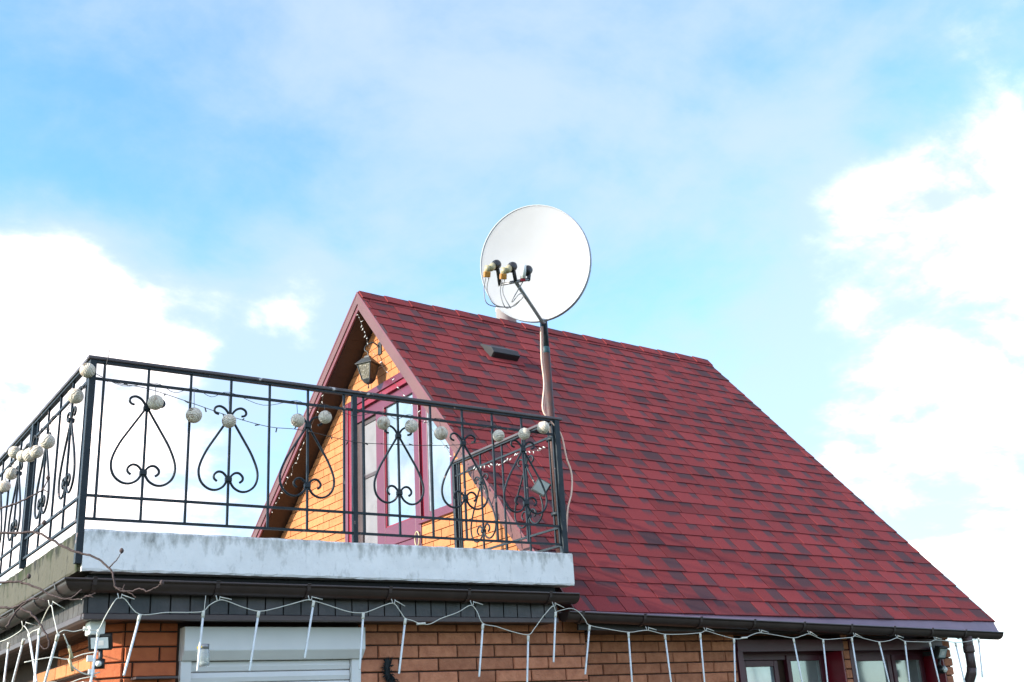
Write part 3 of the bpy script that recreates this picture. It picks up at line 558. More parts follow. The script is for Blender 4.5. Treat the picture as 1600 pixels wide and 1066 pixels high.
# ------------------------------------------------------------------ roof
def RP(x, s, n): return (x, YE+s*CA-n*SA, ZE+s*SA+n*CA+zo(x))
roof = build(MB().quad_box([RP(XG+.032,0,-.03), RP(XR-.03,0,-.03), RP(XR-.03,SL,-.03), RP(XG+.032,SL,-.03), RP(XG+.032,0,-.002), RP(XR-.03,0,-.002), RP(XR-.03,SL,-.002), RP(XG+.032,SL,-.002)]), 'roof', M_DECK, house)
def tab_mesh(mb, cols, x0, x1, s0, s1, th, tone, rnd, skew=0):
    q = [RP(x0,s0,0), RP(x1,s0,0), RP(x1,s1,.0005), RP(x0,s1,.0005), RP(x0,s0,th), RP(x1,s0,th), RP(x1,s1,.003), RP(x0,s1,.003)]
    mb.quad_box(q)
    uv = [(0,0),(1,0),(1,1),(0,1)]*2
    cols += [(tone, a, b_, rnd) for a, b_ in uv]
def tab_obj(name, mb, cols, parent, kind=None):
    me = bpy.data.meshes.new(name); me.from_pydata(mb.v, [], mb.f); me.update(); me.materials.append(M_SHIN)
    at = me.attributes.new('tab', 'FLOAT_COLOR', 'POINT')
    for i, c in enumerate(cols): at.data[i].color = c
    o = bpy.data.objects.new(name, me); col.objects.link(o); attach(o, parent)
    return tag(o, kind=kind)
NC = 29; EXPO = SL/NC
rmb, rcol = MB(), []; made = 0
rr = random.Random(11)
for k in range(NC):
    s0 = k*EXPO-.012; s1 = (k+1)*EXPO+.004 if k < NC-1 else SL
    x = XG+.004-rr.uniform(0, .3)
    while x < XR:
        wd = rr.choice((.22,.29,.30,.31,.32,.34)); a = max(x, XG+.004); b_ = min(x+wd-.0085, XR-.004); x += wd
        if b_-a < .03: continue
        tone = rr.random(); tone = (tone if tone > .35 else tone*.6)*.84
        th = .006+.006*tone+rr.uniform(0,.002); js = rr.uniform(-.003,.003)
        if k == 0: tone = min(1., tone+.2)
        args = (a, b_, s0+js, s1, th, tone, rr.random())
        if made < 300:
            mb, c = MB(), []; tab_mesh(mb, c, *args); tab_obj('shingle', mb, c, roof); made += 1
        else: tab_mesh(rmb, rcol, *args)
tab_obj('shingle_field', rmb, rcol, roof, 'stuff')
# ridge caps
x = XG+.01; k = 0
while x < XR-.02:
    x1 = min(x+.30, XR-.002); mb, c = MB(), []; th = .018; rn, tn = rr.random(), rr.random()
    for side in (0, 1):
        if side == 0: P = lambda xx, s, n: RP(xx, SL-s, n)
        else:
            cb, sb = 1/math.hypot(1, MBK), MBK/math.hypot(1, MBK)
            P = lambda xx, s, n: (xx, YR+s*cb+n*sb, ZR-s*sb+n*cb+zo(xx))
        h0, h1 = .020+.004*rr.random(), .012
        mb.quad_box([P(x,.13,.004), P(x1+.02,.13,.004), P(x1+.02,0,.004), P(x,0,.004), P(x,.13,h0), P(x1+.02,.13,h1), P(x1+.02,-.004,h1+.004), P(x,-.004,h0+.004)])
        c += [(tn*.6, a, b_, rn) for a, b_ in [(0,0),(1,0),(1,.8),(0,.8)]*2]
    tab_obj('ridge_cap', mb, c, roof); x = x1; k += 1
# back slope, plain sheet with courses
cb, sb = 1/math.hypot(1, MBK), MBK/math.hypot(1, MBK); SB = math.hypot(YB-YR, ZR-ZE)
BP = lambda x, s, n: (x, YR+s*cb+n*sb, ZR-s*sb+n*cb+zo(x))
bmb, bcol = MB(), []
for k in range(36):
    s1 = SB-k*SB/36; s0 = SB-(k+1)*SB/36-.01
    bmb.quad_box([BP(XG+.004,s1,0), BP(XR-.004,s1,0), BP(XR-.004,s0,0), BP(XG+.004,s0,0), BP(XG+.004,s1,.012), BP(XR-.004,s1,.012), BP(XR-.004,s0,.003), BP(XG+.004,s0,.003)]); bcol += [(.5, a, b_, .5) for a, b_ in [(0,0),(1,0),(1,1),(0,1)]*2]
tab_obj('back_slope', bmb, bcol, roof, 'stuff')
build(MB().quad_box([BP(XG+.032,SB,-.03), BP(XR-.03,SB,-.03), BP(XR-.03,0,-.03), BP(XG+.032,0,-.03), BP(XG+.032,SB,-.002), BP(XR-.03,SB,-.002), BP(XR-.03,0,-.002), BP(XG+.032,0,-.002)]), 'back_deck', M_SOFF, roof)
# barge boards (two-step) on both gables
def rake(x0, x1, d0, d1, M, name, front=True, par=None):
    z = zo(x0)
    if front: poly = [(x0,YE-.004,ZE-d0+z),(x0,YR,ZR-d0+z),(x0,YR,ZR-d1+z),(x0,YE-.004,ZE-d1+z)]; poly = [(x0, a, b_) for a, b_ in clip([(q[1], q[2]) for q in poly], 0, -1, .44)]
    else: poly = [(x0,YR,ZR-d0+z),(x0,YB,ZE-d0+z),(x0,YB,ZE-d1+z),(x0,YR,ZR-d1+z)]
    return build(MB().prism(poly, (x1-x0,0,0)), name, M, par or house, .003)
for fr in (True, False):
    bb = rake(XG-.006, XG+.03, -.006, .130, M_BARGE, 'barge_board', fr)
    rake(XG+.006, XG+.03, .131, TS_, M_BARGE2 if not fr else M_BARGE, 'lower_board', fr, bb); rake(XG-.010, XG-.0065, -.010, .020, M_BARGE2, 'drip_strip', fr, bb)
    rake(XR-.03, XR+.002, .004, .16, M_BARGE, 'barge_board', fr)
# gable soffits: each board a part on the back rake, where it shows
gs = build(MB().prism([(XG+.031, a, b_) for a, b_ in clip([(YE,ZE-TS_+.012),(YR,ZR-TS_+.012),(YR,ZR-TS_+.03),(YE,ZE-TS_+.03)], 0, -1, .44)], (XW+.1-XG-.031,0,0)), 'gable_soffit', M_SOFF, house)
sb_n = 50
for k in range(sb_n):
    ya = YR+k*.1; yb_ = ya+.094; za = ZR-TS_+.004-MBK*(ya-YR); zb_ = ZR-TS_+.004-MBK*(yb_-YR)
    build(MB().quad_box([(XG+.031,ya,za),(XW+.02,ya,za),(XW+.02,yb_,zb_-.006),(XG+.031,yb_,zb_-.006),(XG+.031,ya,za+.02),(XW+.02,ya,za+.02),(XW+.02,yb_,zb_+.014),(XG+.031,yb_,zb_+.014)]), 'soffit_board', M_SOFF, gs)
# eave: drip edge, fascia, soffit
de = MB()
for k in range(20):
    x0 = XG+.0+k*(XR-XG-.02)/20; x1 = XG+(k+1)*(XR-XG-.02)/20
    de.quad_box([(x0,.088,GZ(x0)+.020),(x1,.088,GZ(x1)+.020),(x1,.092,GZ(x1)+.020),(x0,.092,GZ(x0)+.020),(x0,YE+.002,ZE+zo(x0)-.004),(x1,YE+.002,ZE+zo(x1)-.004),(x1,YE+.012,ZE+zo(x1)-.004),(x0,YE+.012,ZE+zo(x0)-.004)])
    de.quad_box([(x0,.072,GZ(x0)+.006),(x1,.072,GZ(x1)+.006),(x1,.090,GZ(x1)+.022),(x0,.090,GZ(x0)+.022),(x0,.071,GZ(x0)+.009),(x1,.071,GZ(x1)+.009),(x1,.089,GZ(x1)+.025),(x0,.089,GZ(x0)+.025)])
build(de, 'drip_edge', M_DRIP, roof)
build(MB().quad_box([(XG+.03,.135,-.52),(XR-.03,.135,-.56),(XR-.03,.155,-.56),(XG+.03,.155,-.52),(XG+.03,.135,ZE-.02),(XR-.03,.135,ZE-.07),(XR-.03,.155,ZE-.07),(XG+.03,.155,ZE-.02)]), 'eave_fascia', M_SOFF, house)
es = build(MB().box(3.68, XR-.03, .157, MW-.02, -.505, -.49), 'eave_soffit', M_SOFF, house)
for k in range(4): build(MB().box(3.68, XR-.03, .158+k*.08, .158+k*.08+.074, -.520, -.506), 'board', M_SOFF, es)
# vent hood and flue
vs = (2.88-YE)/CA; vx0, vx1 = 4.64, 4.98
vent = build(MB().prism([RP(vx0,vs-.12,.0), RP(vx0,vs-.125,.085), RP(vx0,vs-.05,.10), RP(vx0,vs+.16,.02), RP(vx0,vs+.16,.0)], (vx1-vx0,0,-.0085*(vx1-vx0))), 'roof_vent', mat('vent_grey', (.022,.022,.024), .6, .25, 20), house, .004)
build(MB().prism([RP(vx0+.012,vs-.128,.018), RP(vx0+.012,vs-.130,.075), RP(vx0+.012,vs-.126,.075), RP(vx0+.012,vs-.124,.018)], (vx1-vx0-.024,0,-.0085*(vx1-vx0))), 'mesh_opening', M_BLK, vent)
build(MB().quad_box([RP(vx0-.06,vs-.2,.012), RP(vx1+.06,vs-.2,.012), RP(vx1+.06,vs-.12,.014), RP(vx0-.06,vs-.12,.014), RP(vx0-.06,vs-.2,.016), RP(vx1+.06,vs-.2,.016), RP(vx1+.06,vs-.12,.018), RP(vx0-.06,vs-.12,.018)]), 'flashing', M_SHIN, vent)
flue = build(MB().lathe([(.125,2.6),(.125,3.72),(.132,3.725),(.132,3.76),(.118,3.77)], 24, Matrix.Translation((5.79,YR+.6,0))), 'flue_pipe', mat('flue_steel', (.50,.47,.46), .35, .2, 5, metal=.3), house)

# ------------------------------------------------------------------ wrought-iron balcony railing
rail = thing('balcony_railing', 'black wrought iron balcony railing with heart scrolls and brown handrail', 'railing', (1.7, .02, 0))
HALF = [(-.072,.742),(-.090,.747),(-.101,.762),(-.093,.783),(-.066,.793),(-.035,.780),(-.013,.752),(-.009,.728),(-.022,.70),(-.085,.60),(-.145,.50),(-.182,.40),(-.172,.325),(-.130,.282),(-.080,.272),(-.034,.294),(-.010,.335),(-.015,.360),(-.038,.382),(-.066,.384),(-.088,.364),(-.088,.342),(-.070,.326)]
def heart(o, e, narrow=1.):
    o = Vector(o); e = Vector(e); mb = MB()
    for sg in (-1, 1): mb.tube(spline([o+e*(-sg*u*narrow)+Vector((0,0,v)) for u, v in HALF], 4), .0075, 6)
    h = build(mb, 'heart_scroll', M_IRON, rail)
    for z in (.728, .341): build(MB().box(-.02,.02,-.014,.014,-.014,.014), 'collar', M_IRON, h, .005).location = o+Vector((0,0,z))
def run(a, e, length, bars, hearts, posts, y_handrail=True, narrow=1., ext=(0., 0.)):
    a = Vector(a); e = Vector(e); n = Vector((-e.y, e.x, 0))
    P = lambda s, z: a+e*s+Vector((0,0,z))
    for z in (.872, .190, .060): build(MB().bar(P(0,z), P(length,z), .015), 'rail', M_IRON, rail)
    mb = MB().bar(P(-ext[0],.992), P(length+ext[1],.992), .052, .022); build(mb, 'handrail', M_HAND, rail, .006); build(MB().bar(P(0,.974), P(length,.974), .030, .012), 'handrail_channel', M_IRON, rail)
    for s in bars: 
        off = n*random.uniform(-.002,.002); build(MB().bar(P(s,.053)+off, P(s+random.uniform(-.003,.003),.97)+off, .0128), 'baluster', M_IRON, rail)
    for s in hearts: build(MB().bar(P(s,.053), P(s,.97), .0128), 'baluster', M_IRON, rail); heart(P(s,0), e, narrow)
    for s, w_, zb in posts: build(MB().bar(P(s,zb), P(s,.98), w_), 'post', M_IRON, rail, .003)
LX_ = L-.055
run((.0,.02,0), (1,0,0), LX_, [.073,.580,1.087,1.597,1.741,2.247,2.758,LX_-.03], [.326,.833,1.344,1.997,2.507,3.013], [(.003,.038,-.19),(1.672,.032,-.0),(LX_,.045,-.0)], ext=(.03,.05))
run((.0,.02,0), (0,1,0), 4.9, [.085,.74,1.36,1.58,2.22,2.84,3.06,3.7,4.34,4.5], [.42,1.06,1.90,2.54,3.38,4.02], [(1.47,.04,0),(2.95,.04,0),(4.43,.04,0)], ext=(.022,.02))
run((LX_,.045,0), (0,1,0), 1.43, [.07,.70,1.345], [.385,1.02], [(1.425,.036,-.01),(1.375,.015,-.01)], ext=(-.03,.03))

# ------------------------------------------------------------------ mast, dish
mx_, my_ = 3.352, .115
mast = build(MB().tube([(mx_+.008,my_,-.01),(mx_+.004,my_,.9),(mx_,my_,1.55)], .032, 16), 'antenna_mast', M_RUST)
tag(mast, 'rusty steel mast strapped to the balcony railing below the satellite dish', 'mast')
build(MB().tube([(mx_,my_,1.55),(mx_-.001,my_,1.98)], .029, 16), 'upper_pipe', M_IRON, mast)
for z in (.86, .30): build(MB().lathe([(.046,z-.012),(.047,z),(.046,z+.012)], 16, Matrix.Translation((mx_+.004,my_,0))).bar((mx_,my_-.05,z),(mx_+.0,my_-.10,z),.02), 'strap', M_IRON, mast)
build(MB().lathe([(.030,1.54),(.0335,1.545),(.0335,1.59),(.030,1.595)], 16, Matrix.Translation((mx_,my_,0))), 'tape', mat('teal_tape', (.012,.05,.065), .5), mast)
DC = Vector((3.11350, -0.13690, 2.15605)); toc = (Vector((-1.45456, -6.27498, -1.18748))-DC).normalized()
rt = CAM_R; upv = CAM_U
DN = (toc + rt*(-.30) + upv*(.20)).normalized()
dx = Vector((0,0,1)).cross(DN).normalized(); dyv = DN.cross(dx)
DMx = Matrix((( dx.x,dyv.x,DN.x,DC.x),(dx.y,dyv.y,DN.y,DC.y),(dx.z,dyv.z,DN.z,DC.z),(0,0,0,1)))
dish = thing('satellite_dish', 'white round satellite dish with three receiver heads on a mast', 'satellite dish', tuple(DC))
RD = .425
prof = [(.0001, -.036)]+[(RD*i/14, -.036+.036*(i/14)**2) for i in range(1, 14)]+[(RD*.985,-.0017),(RD*.9985,-.0002),(RD,0),(RD+.002,.003),(RD+.006,.004),(RD+.0095,.003),(RD+.010,.001),(RD+.0105,-.034)]
prof += [(RD+.004,-.038),(RD-.004,-.022)]+[(RD*i/14, -.042+.036*(i/14)**2) for i in range(13, 0, -1)]
EL = Matrix.Diagonal((1, 1.04, 1, 1))
refl = build(MB().lathe(prof, 64, DMx @ EL), 'reflector', M_DISH, dish)
build(MB().lathe([(RD+.0045,-.0400),(RD+.0115,-.0390),(RD+.0115,-.010),(RD+.0108,-.0095)], 64, DMx @ EL, False), 'rim_band', M_DRIM, refl)
build(MB().box(-.06,.06,-.11,.11,-.16,-.09), 'back_bracket', M_GALV, dish).matrix_local = DMx if False else Matrix.Identity(4)
D_ = lambda a, b_, c: DMx @ Vector((a, b_, c))
for ch in list(dish.children):
    if ch.name.startswith('back_bracket'): bpy.data.objects.remove(ch)
def dbox(x0,x1,y0,y1,z0,z1):
    return MB().quad_box([D_(*q) for q in ((x0,y0,z0),(x1,y0,z0),(x1,y1,z0),(x0,y1,z0),(x0,y0,z1),(x1,y0,z1),(x1,y1,z1),(x0,y1,z1))])
build(dbox(-.05,.05,-.35,-.10,-.15,-.07), 'back_bracket', M_GALV, dish)
build(MB().tube([D_(0,-.30,-.11), (mx_,my_,1.93), (mx_,my_,1.86)], .022, 8), 'mount_arm', M_GALV, dish)
# feed arm out to the heads
A0 = D_(.0,-RD*1.04-.01,-.02); HUB = Vector((2.75571, -0.38090, 1.83840))
arm = build(MB().tube([A0-DN*.05, A0, A0.lerp(HUB,.5), HUB], .0135, 8), 'feed_arm', M_GALV, dish)
hx = dx.normalized()
build(MB().tube([HUB-hx*.135-DN*.0, HUB+hx*.10], .008, 8).tube([HUB-hx*.13+upv*.012, HUB+hx*.09+upv*.012], .004, 6), 'cross_bar', M_GALV, arm)
toD = (DC-HUB).normalized()
def lnb(c, cream=True):
    c = Vector(c); l = build(MB().lathe([(.002,.055),(.034,.052),(.036,.035),(.030,.0),(.020,-.015)], 16, Matrix.Translation(c) @ toD.to_track_quat('Z','Y').to_matrix().to_4x4()), 'receiver_head', M_BLK, dish)
    s = -toD
    if cream:
        build(MB().lathe([(.001,-.03),(.022,-.025),(.026,0),(.026,.05),(.018,.058)], 14, Matrix.Translation(c+s*.045-rt*.012) @ toD.to_track_quat('Z','Y').to_matrix().to_4x4()), 'body', M_CREAM, l)
        build(MB().tube([c+s*.07-rt*.03+upv*.022, c+s*.07-rt*.034-upv*.026], .021, 12), 'elbow', M_CREAM, l)
        build(MB().bar(c+s*.07-rt*.036-upv*.022, c+s*.07-rt*.038-upv*.062, .045), 'cap', M_ORNG, l, .005)
    else:
        build(MB().tube([c+s*.03-rt*.012+upv*.055, c+s*.03-rt*.012+upv*.02, c+s*.03-rt*.016-upv*.04], .024, 14, flat=.8), 'body', M_PLAS, l)
        build(MB().bar(c+s*.03-rt*.018-upv*.04, c+s*.03-rt*.018-upv*.062, .036), 'cap', M_RED, l, .004)
    return l
M_COAX = mat('grey_coax', (.22,.22,.22), .5)
def clampb(c, hub): 
    c = Vector(c); build(MB().tube([c+toD*.03-upv*.025, c+toD*.03-upv*.03+rt*.012, Vector(hub)], .014, 8).tube([c+toD*.03+upv*.03, c+toD*.03-upv*.04], .033, 12, flat=.45), 'clamp', M_BLK, dish)
H1, H2, H3 = HUB-rt*.150+upv*.115, HUB-rt*.035+upv*.10, HUB+rt*.075+upv*.075
for c, cr, hb in ((H1,True,HUB-hx*.12),(H2,True,HUB-hx*.0),(H3,False,HUB+hx*.095)): lnb(c, cr); clampb(c, hb)
s = -toD
mid = A0.lerp(HUB, .62)+s*.02
for off, c0 in ((0., H1), (.022, H1), (0., H2), (.018, H2)):
    a = c0+s*.07-rt*(.045-off)-upv*.065
    build(MB().tube(spline([a, a-upv*.09-rt*.012, a-upv*.19+rt*(.02+off), mid-upv*.06-rt*.10, mid-upv*.005-rt*.03, mid, A0+s*.03]), .0038, 5), 'coax_lead', M_COAX, dish)
a = H3+s*.03-rt*.018-upv*.065
build(MB().tube(spline([a, a-upv*.06-rt*.035, a-upv*.13-rt*.075, a-upv*.14-rt*.07, a-upv*.085-rt*.02, mid+rt*.005, A0+s*.025+rt*.006]), .0038, 5), 'coax_lead', M_COAX, dish)
tag(MB().tube(spline(CABLE, 5), .006, 6).build('coaxial_cable', mat('tan_cable', (.72,.48,.36), .5)), 'pair of pale cables running down the rusty mast and looping beside the post', 'cable')
bpy.data.objects['coaxial_cable'].data.materials[0] = MATS['tan_cable']
c2 = [Vector(p)+Vector((.016,0,-.0)) if i < 4 else Vector(p)+Vector((-.028+.004*i,0,.01)) for i, p in enumerate(CABLE)]
o = MB().tube(spline(c2, 5), .005, 6).build('second_strand', mat('pink_cable', (.62,.33,.25), .5), bpy.data.objects['coaxial_cable'])

# ------------------------------------------------------------------ lantern on the gable
lc = Vector((XW-.15, 3.53, 2.47))
lan = thing('wall_lantern', 'old metal porch lantern with frosted panes hanging under the gable', 'lantern', tuple(lc))
LM = Matrix.Translation(lc) @ Matrix.Rotation(R_(30), 4, 'Z')
def lan4(prof, rot=45): return MB().lathe([(r*1.414, h) for r, h in prof], 4, LM @ Matrix.Rotation(R_(rot), 4, 'Z'))
def flat(o):
    for p in o.data.polygons: p.use_smooth = False
    return o
flat(build(lan4([(.098,.060),(.100,.068),(.042,.135),(.030,.140),(.026,.158),(.004,.175)]), 'lamp_cap', M_LANT, lan))
flat(build(lan4([(.012,-.150),(.030,-.138),(.050,-.105),(.052,-.098)]), 'base', M_LANT, lan))
build(MB().lathe([(.002,-.20),(.009,-.185),(.005,-.165),(.008,-.15)], 8, LM), 'finial', M_LANT, lan)
for k in range(4):
    A = Matrix.Rotation(R_(90*k), 4, 'Z'); q = lambda x_, y_, z_: LM @ A @ Vector((x_, y_, z_))
    b0, b1 = .047, .080
    build(MB().bar(q(b0,b0,-.10), q(b1,b1,.062), .012), 'frame_bar', M_LANT, lan)
    build(MB().quad_box([q(-b0,b0-.004,-.10),q(b0,b0-.004,-.10),q(b0,b0,-.10),q(-b0,b0,-.10),q(-b1,b1-.004,.06),q(b1,b1-.004,.06),q(b1,b1,.06),q(-b1,b1,.06)]), 'pane', M_GLASSP, lan)
hk_ = [LM @ Vector((0,0,.17)), lc+Vector((0,0,.20)), lc+Vector((-.02,.03,.235)), lc+Vector((.0,.05,.285)), lc+Vector((.04,.04,.32)), lc+Vector((.08,.02,.33)), Vector((XW,lc.y-.0,lc.z+.27))]
build(MB().tube(spline(hk_, 5), .008, 8), 'hanger', M_LANT, lan)
build(MB().box(XW-.014, XW+.002, lc.y-.035, lc.y+.035, lc.z+.20, lc.z+.34), 'wall_plate', M_LANT, lan)

# ------------------------------------------------------------------ ball garland
gar = thing('ball_light_garland', 'string of weathered woven ball lights hung along the balcony railing', 'string lights', tuple(BALLS_LEFT[0]))
bm_ = MB().lathe([(.0001,-.0455)]+[(.0455*math.sin(R_(a)), -.0455*math.cos(R_(a))) for a in range(12, 169, 12)]+[(.0095,.0445),(.009,.038)], 20).build('ball', M_BALL); ball_me = bm_.data; bpy.data.objects.remove(bm_)
allb = [(p, 0) for p in BALLS_LEFT[::-1]]+[(p, 1) for p in BALLS_FRONT]
for p, f in allb:
    o = inst('ball', ball_me, p, 0, gar); o.rotation_euler = [random.uniform(-1.2,1.2), random.uniform(-1.2,1.2), random.uniform(0,6)]; k = random.uniform(.94,1.06); o.scale = (k,k,k*random.uniform(.95,1.03))
    z = .872; pt = Vector((p[0], -.012, z)) if f else Vector((-.012, p[1], z))
    if (Vector(p)-pt).length > .05: build(MB().tube([Vector(p)+Vector((0,0,.03)), pt], .002, 4), 'drop_wire', M_DWIRE, gar)
path = [Vector((-.012, p[1], .878)) for p in sorted([q for q in BALLS_LEFT], key=lambda q: -q[1])]+[Vector((-.02,-.02,.90))]+[Vector((p[0],-.012,.878)) for p in BALLS_FRONT]
pp = []
for i, q in enumerate(path):
    pp.append(q)
    if i < len(path)-1: pp.append((q+path[i+1])/2+Vector((0,0,-.03-.06*(q-path[i+1]).length)))
build(MB().tube(spline(pp, 5), .0022, 4), 'wire', M_DWIRE, gar)

# ------------------------------------------------------------------ icicle light string
ici = thing('icicle_light_string', 'string of thin white icicle tube lights hooked along the gutters', 'string lights', tuple(ICICLE_WIRE_FRONT[0]))
for nm, w_ in (('left',ICICLE_WIRE_LEFT),('f',ICICLE_WIRE_FRONT),('m',ICICLE_WIRE_MAIN)): build(MB().tube(spline(w_, 5), .0028, 5), 'wire', M_WIRE, ici)
M_TUBE = mat('milky_tube', (.70,.72,.72), .25, .12, 25)
for a, b_ in TUBES:
    a = Vector(a); b_ = Vector(b_); d = (b_-a).normalized()
    tb = build(MB().tube([a+d*.02, b_-d*.004, b_], .0068, 8, .006), 'tube', M_TUBE, ici)
    build(MB().tube([a-d*.006, a+d*.004, a+d*.016, a+d*.030], .0095, 8, .0088), 'cap', M_WIRE, tb)
for h in HOOKS:
    h = Vector(h); build(MB().tube([h+Vector((-.012,.005,.028)), h+Vector((-.006,-.002,.0)), h+Vector((.006,-.002,.0)), h+Vector((.012,.004,.024))], .0025, 4).tube([h+Vector((.008,0,.02)), h+Vector((.075,-.01,-.012+random.uniform(-.01,.02)))], .0028, 4), 'cable_tie', M_WIRE, ici)
for p in (ICICLE_WIRE_FRONT[32], ICICLE_WIRE_MAIN[18]): p = Vector(p); build(MB().tube([p+Vector((-.03,0,0)), p+Vector((-.018,0,0)), p+Vector((.018,0,.002)), p+Vector((.03,0,.003))], .0075, 8), 'plug', M_WIRE, ici)
p = Vector(ICICLE_WIRE_LEFT[-1])
build(MB().tube(spline([p+Vector((.03,0,0)), p+Vector((.07,.02,-.08)), p+Vector((.085,.03,-.15)), p+Vector((.16,.03,-.20)), p+Vector((.24,.06,-.19))]), .0035, 5), 'lead', M_WIRE, ici)
for q in ((.075,.02,-.09),(.085,.03,-.155)): build(MB().tube([p+Vector(q)+Vector((-.012,0,.035)), p+Vector(q)+Vector((0,0,0)), p+Vector(q)+Vector((.012,0,-.03))], .008, 8), 'plug', M_CREAM, ici)
for z in (-.10, -.225): build(MB().tube(spline([p+Vector((-.10,.25,z-.02)), p+Vector((.02,.2,z+.0)), p+Vector((.10,.18,z-.012)), p+Vector((.17,.15,z+.01)), p+Vector((.24,.12,z+.02))]), .0032, 5), 'lead', M_WIRE, ici)
for q in ((.20,.12,-.115),(.212,.12,-.185)): q = p+Vector(q); build(MB().box(q.x-.016,q.x+.016,q.y-.008,q.y+.008,q.z-.016,q.z+.016), 'clip', M_PLAS, ici, .003)

# ------------------------------------------------------------------ fairy lights
def fairy(name, label, paths, lamps, M, bm, ln):
    t_ = thing(name, label, 'string lights', tuple(paths[0][0]), 'fairy light strings on balcony and gable')
    for w_ in paths: build(MB().tube(spline(w_, 4), .0022, 4), 'wire', M, t_)
    mb = MB()
    for w_, sp_, jit in lamps:
        pts = spline(w_, 12); acc = 0.
        for i in range(1, len(pts)):
            acc += (pts[i]-pts[i-1]).length
            if acc > sp_:
                acc = 0.; d = Vector((random.uniform(-1,1)*.5, random.uniform(-1,1), random.uniform(-1,.6))).normalized(); mb.tube([pts[i], pts[i]+d*ln], .0042, 5)
    build(mb, 'bulbs', bm, t_, kind='stuff'); return t_
fairy('fairy_light_string', 'white fairy lights tacked along the dark soffit of the gable', [FAIRY_BACK, FAIRY_FRONT], [(FAIRY_BACK,.075,.3),(FAIRY_FRONT,.05,.5)], M_DWIRE, M_PLAS, .028)
fairy('fairy_light_string', 'dark fairy light wire draped across the front of the balcony railing', [FAIRY_RAIL], [(FAIRY_RAIL,.11,.3)], M_DWIRE, M_DWIRE, .03)
fairy('fairy_light_string', 'tangled white fairy lights on the railing by the square lamp', [FAIRY_RETURN], [(FAIRY_RETURN,.045,.3)], M_DWIRE, M_PLAS, .022)
fairy('fairy_light_string', 'thin light wire falling from the lantern past the door glass', [FAIRY_DROP], [(FAIRY_DROP,.16,.3)], M_DWIRE, M_PLAS, .025)

# ------------------------------------------------------------------ small things
def flood(loc, rz, label, s=1.):
    loc = Vector(loc); t_ = thing('flood_light', label, 'flood light', tuple(loc), 'motion flood lights under the eaves')
    A = Matrix.Translation(loc) @ Matrix.Rotation(rz, 4, 'Z') @ Matrix.Rotation(R_(24), 4, 'X') @ Matrix.Scale(s, 4)
    def bx(x0,x1,y0,y1,z0,z1): return MB().quad_box([A @ Vector(q) for q in ((x0,y0,z0),(x1,y0,z0),(x1,y1,z0),(x0,y1,z0),(x0,y0,z1),(x1,y0,z1),(x1,y1,z1),(x0,y1,z1))])
    build(bx(-.062,.062,-.012,.022,-.044,.044), 'housing', M_BLK, t_, .004); build(bx(-.046,.046,-.0155,-.0125,-.030,.030), 'lens', M_LENS, t_)
    build(bx(-.022,.022,-.016,-.0156,-.014,.014), 'reflector', M_WHITE, t_)
    B = Matrix.Translation(loc) @ Matrix.Rotation(rz, 4, 'Z') @ Matrix.Scale(s, 4)
    build(MB().tube([B @ Vector((0,.02,-.04)), B @ Vector((0,.03,-.075)), B @ Vector((0,.02,-.10))], .012*s, 8).quad_box([B @ Vector(q) for q in ((-.024,-.002,-.14),(.024,-.002,-.14),(.024,.04,-.14),(-.024,.04,-.14),(-.024,-.002,-.088),(.024,-.002,-.088),(.024,.04,-.088),(-.024,.04,-.088))]), 'sensor_body', M_BLK, t_)
    build(MB().lathe([(.017*s,0),(.015*s,.008*s),(.008*s,.014*s),(.0005,.016*s)], 14, B @ Matrix.Translation((0,-.002,-.115)) @ Matrix.Rotation(R_(90), 4, 'X')), 'sensor_dome', M_PLAS, t_)
    build(MB().bar(B @ Vector((0,.02,0)), B @ Vector((0,.13,.0)), .03*s), 'bracket', M_BLK, t_)
flood((.187,.16,-.590), -R_(28), 'black motion flood light with square lens on the red brick corner')
flood((8.03,.42,-.69), R_(8), 'black motion flood light on the wall end beside the downpipe', 1.35)
jb = tag(build(MB().box(.12,.205,.14,.24,-.552,-.4755), 'junction_box', M_PLAS, None, .008), 'white junction box under the soffit above the flood light', 'box')
build(MB().tube([(.10,.19,-.515),(.12,.19,-.515)], .012, 8), 'cable_gland', M_PLAS, jb)
# jar on a string
jr = thing('glass_jar', 'clear glass jar with grey lid hanging before the white roller shutter', 'jar', (.697,-.05,-.745))
JM = Matrix.Translation((.697,-.05,-.745))
build(MB().lathe([(.020,.0),(.032,.004),(.034,.012),(.034,.085),(.027,.100),(.027,.108),(.0245,.108),(.0245,.099),(.0315,.084),(.0315,.013),(.029,.007),(.0,.006)], 20, JM), 'glass', MJAR, jr)
build(MB().lathe([(.030,.096),(.030,.122),(.0,.124)], 18, JM), 'lid', M_GALV, jr); build(MB().lathe([(.001,.006),(.029,.0075),(.026,.020),(.014,.028),(.001,.024)], 12, JM), 'filling', M_PLAS, jr)
build(MB().tube([JM @ Vector((-.03,0,.11)), JM @ Vector((-.012,0,.21)), JM @ Vector((0,.0,.39))], .0022, 5), 'hanger', M_WIRE, jr); build(MB().bar(JM @ Vector((-.034,-.002,.098)), JM @ Vector((-.016,-.016,.112)), .018), 'ribbon', mat('yellow_ribbon',(.55,.40,.05),.6), jr)
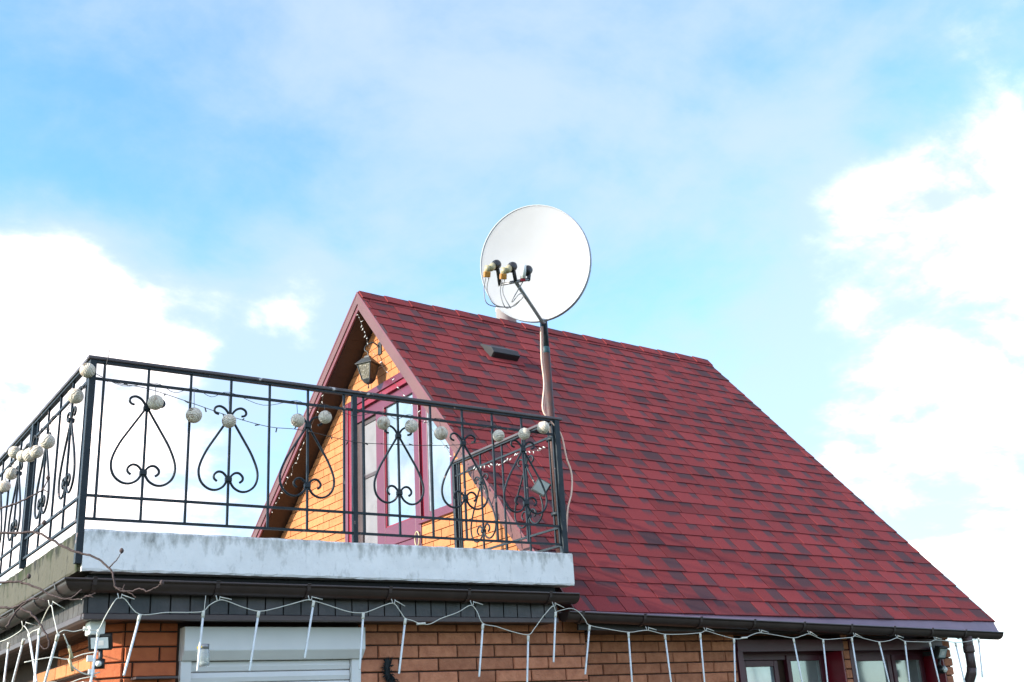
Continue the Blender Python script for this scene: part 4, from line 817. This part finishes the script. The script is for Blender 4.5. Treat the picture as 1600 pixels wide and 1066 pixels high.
# black tufted ornament
oc = Vector((2.035,.272,-.760)); om = MB()
axis = [(-.012,.062),(-.020,.035),(-.022,.0),(-.016,-.032),(.002,-.058),(.030,-.070)]
om.tube(spline([oc+Vector((a*.8,0,b_)) for a, b_ in axis], 3), .030, 10, .014, flat=.6)
rg = random.Random(3)
for i in range(170):
    k = rg.random()*(len(axis)-1.001); j = int(k); f = k-j; a = axis[j][0]*(1-f)+axis[j+1][0]*f; b_ = axis[j][1]*(1-f)+axis[j+1][1]*f
    an = rg.uniform(0, 2*math.pi); r0 = rg.uniform(.012,.030); p0 = oc+Vector((a*.8+math.cos(an)*r0, rg.uniform(-.016,.004), b_+math.sin(an)*r0*.7)); d = Vector((math.cos(an)*.8-.2+.5*(b_ < -.04), rg.uniform(-.3,.1), math.sin(an)*.5+(.8 if b_ > .03 else -.6 if b_ < -.03 else .15))).normalized()
    om.tube([p0, p0+d*rg.uniform(.014,.028)], .0045, 4, .0006)
tag(build(om, 'wall_ornament', M_FUR), 'black tufted ornament on the brick wall beside the shutter', 'ornament')
# square lamp on the return railing
sq = thing('square_lamp', 'square grey lamp head tilted on the corner of the balcony railing', 'lamp', (3.26,.15,.50))
SA_ = Matrix.Translation((3.262,.165,.505)) @ Matrix.Rotation(R_(-38), 4, 'Z') @ Matrix.Rotation(R_(34), 4, 'Y') @ Matrix.Rotation(R_(-6), 4, 'X')
def sb_(x0,x1,y0,y1,z0,z1): return MB().quad_box([SA_ @ Vector(q) for q in ((x0,y0,z0),(x1,y0,z0),(x1,y1,z0),(x0,y1,z0),(x0,y0,z1),(x1,y0,z1),(x1,y1,z1),(x0,y1,z1))])
build(sb_(-.055,.055,-.008,.02,-.055,.055), 'housing', M_LANT, sq, .004); build(sb_(-.046,.046,-.0115,-.0085,-.046,.046), 'face', M_SOLAR, sq)
build(MB().bar(SA_ @ Vector((0,.02,0)), (LX_,.25,.50), .016), 'bracket', M_BLK, sq)
# antenna stub at the rail corner
tag(MB().tube([(.055,-.03,.88),(.075,-.028,1.0),(.088,-.02,1.10)], .0028, 5, .0016).build('wire_stub', M_DWIRE), 'thin dark wire standing up past the handrail corner', 'wire')

# ------------------------------------------------------------------ bare climbing vine
vn = thing('climbing_vine', 'bare brown vine shoots reaching round the mossy slab corner', 'vine', tuple(VINE[0][0]))
for i, s_ in enumerate(VINE):
    r0 = .0068 if i in (0, 2, 5) else .006 if i in (6, 7, 9) else .0036
    pts = spline(s_, 5); q = [p+Vector((random.uniform(-.003,.003), random.uniform(-.004,.004), random.uniform(-.003,.003))) for p in pts]
    build(MB().tube(q, r0, 7, r0*.45), 'stem', M_BARK, vn)
for p in VINE_BUDS: build(MB().lathe([(.001,-.013),(.009,-.006),(.011,.003),(.006,.012),(.001,.015)], 8, Matrix.Translation(p)), 'bud', M_BARK, vn)
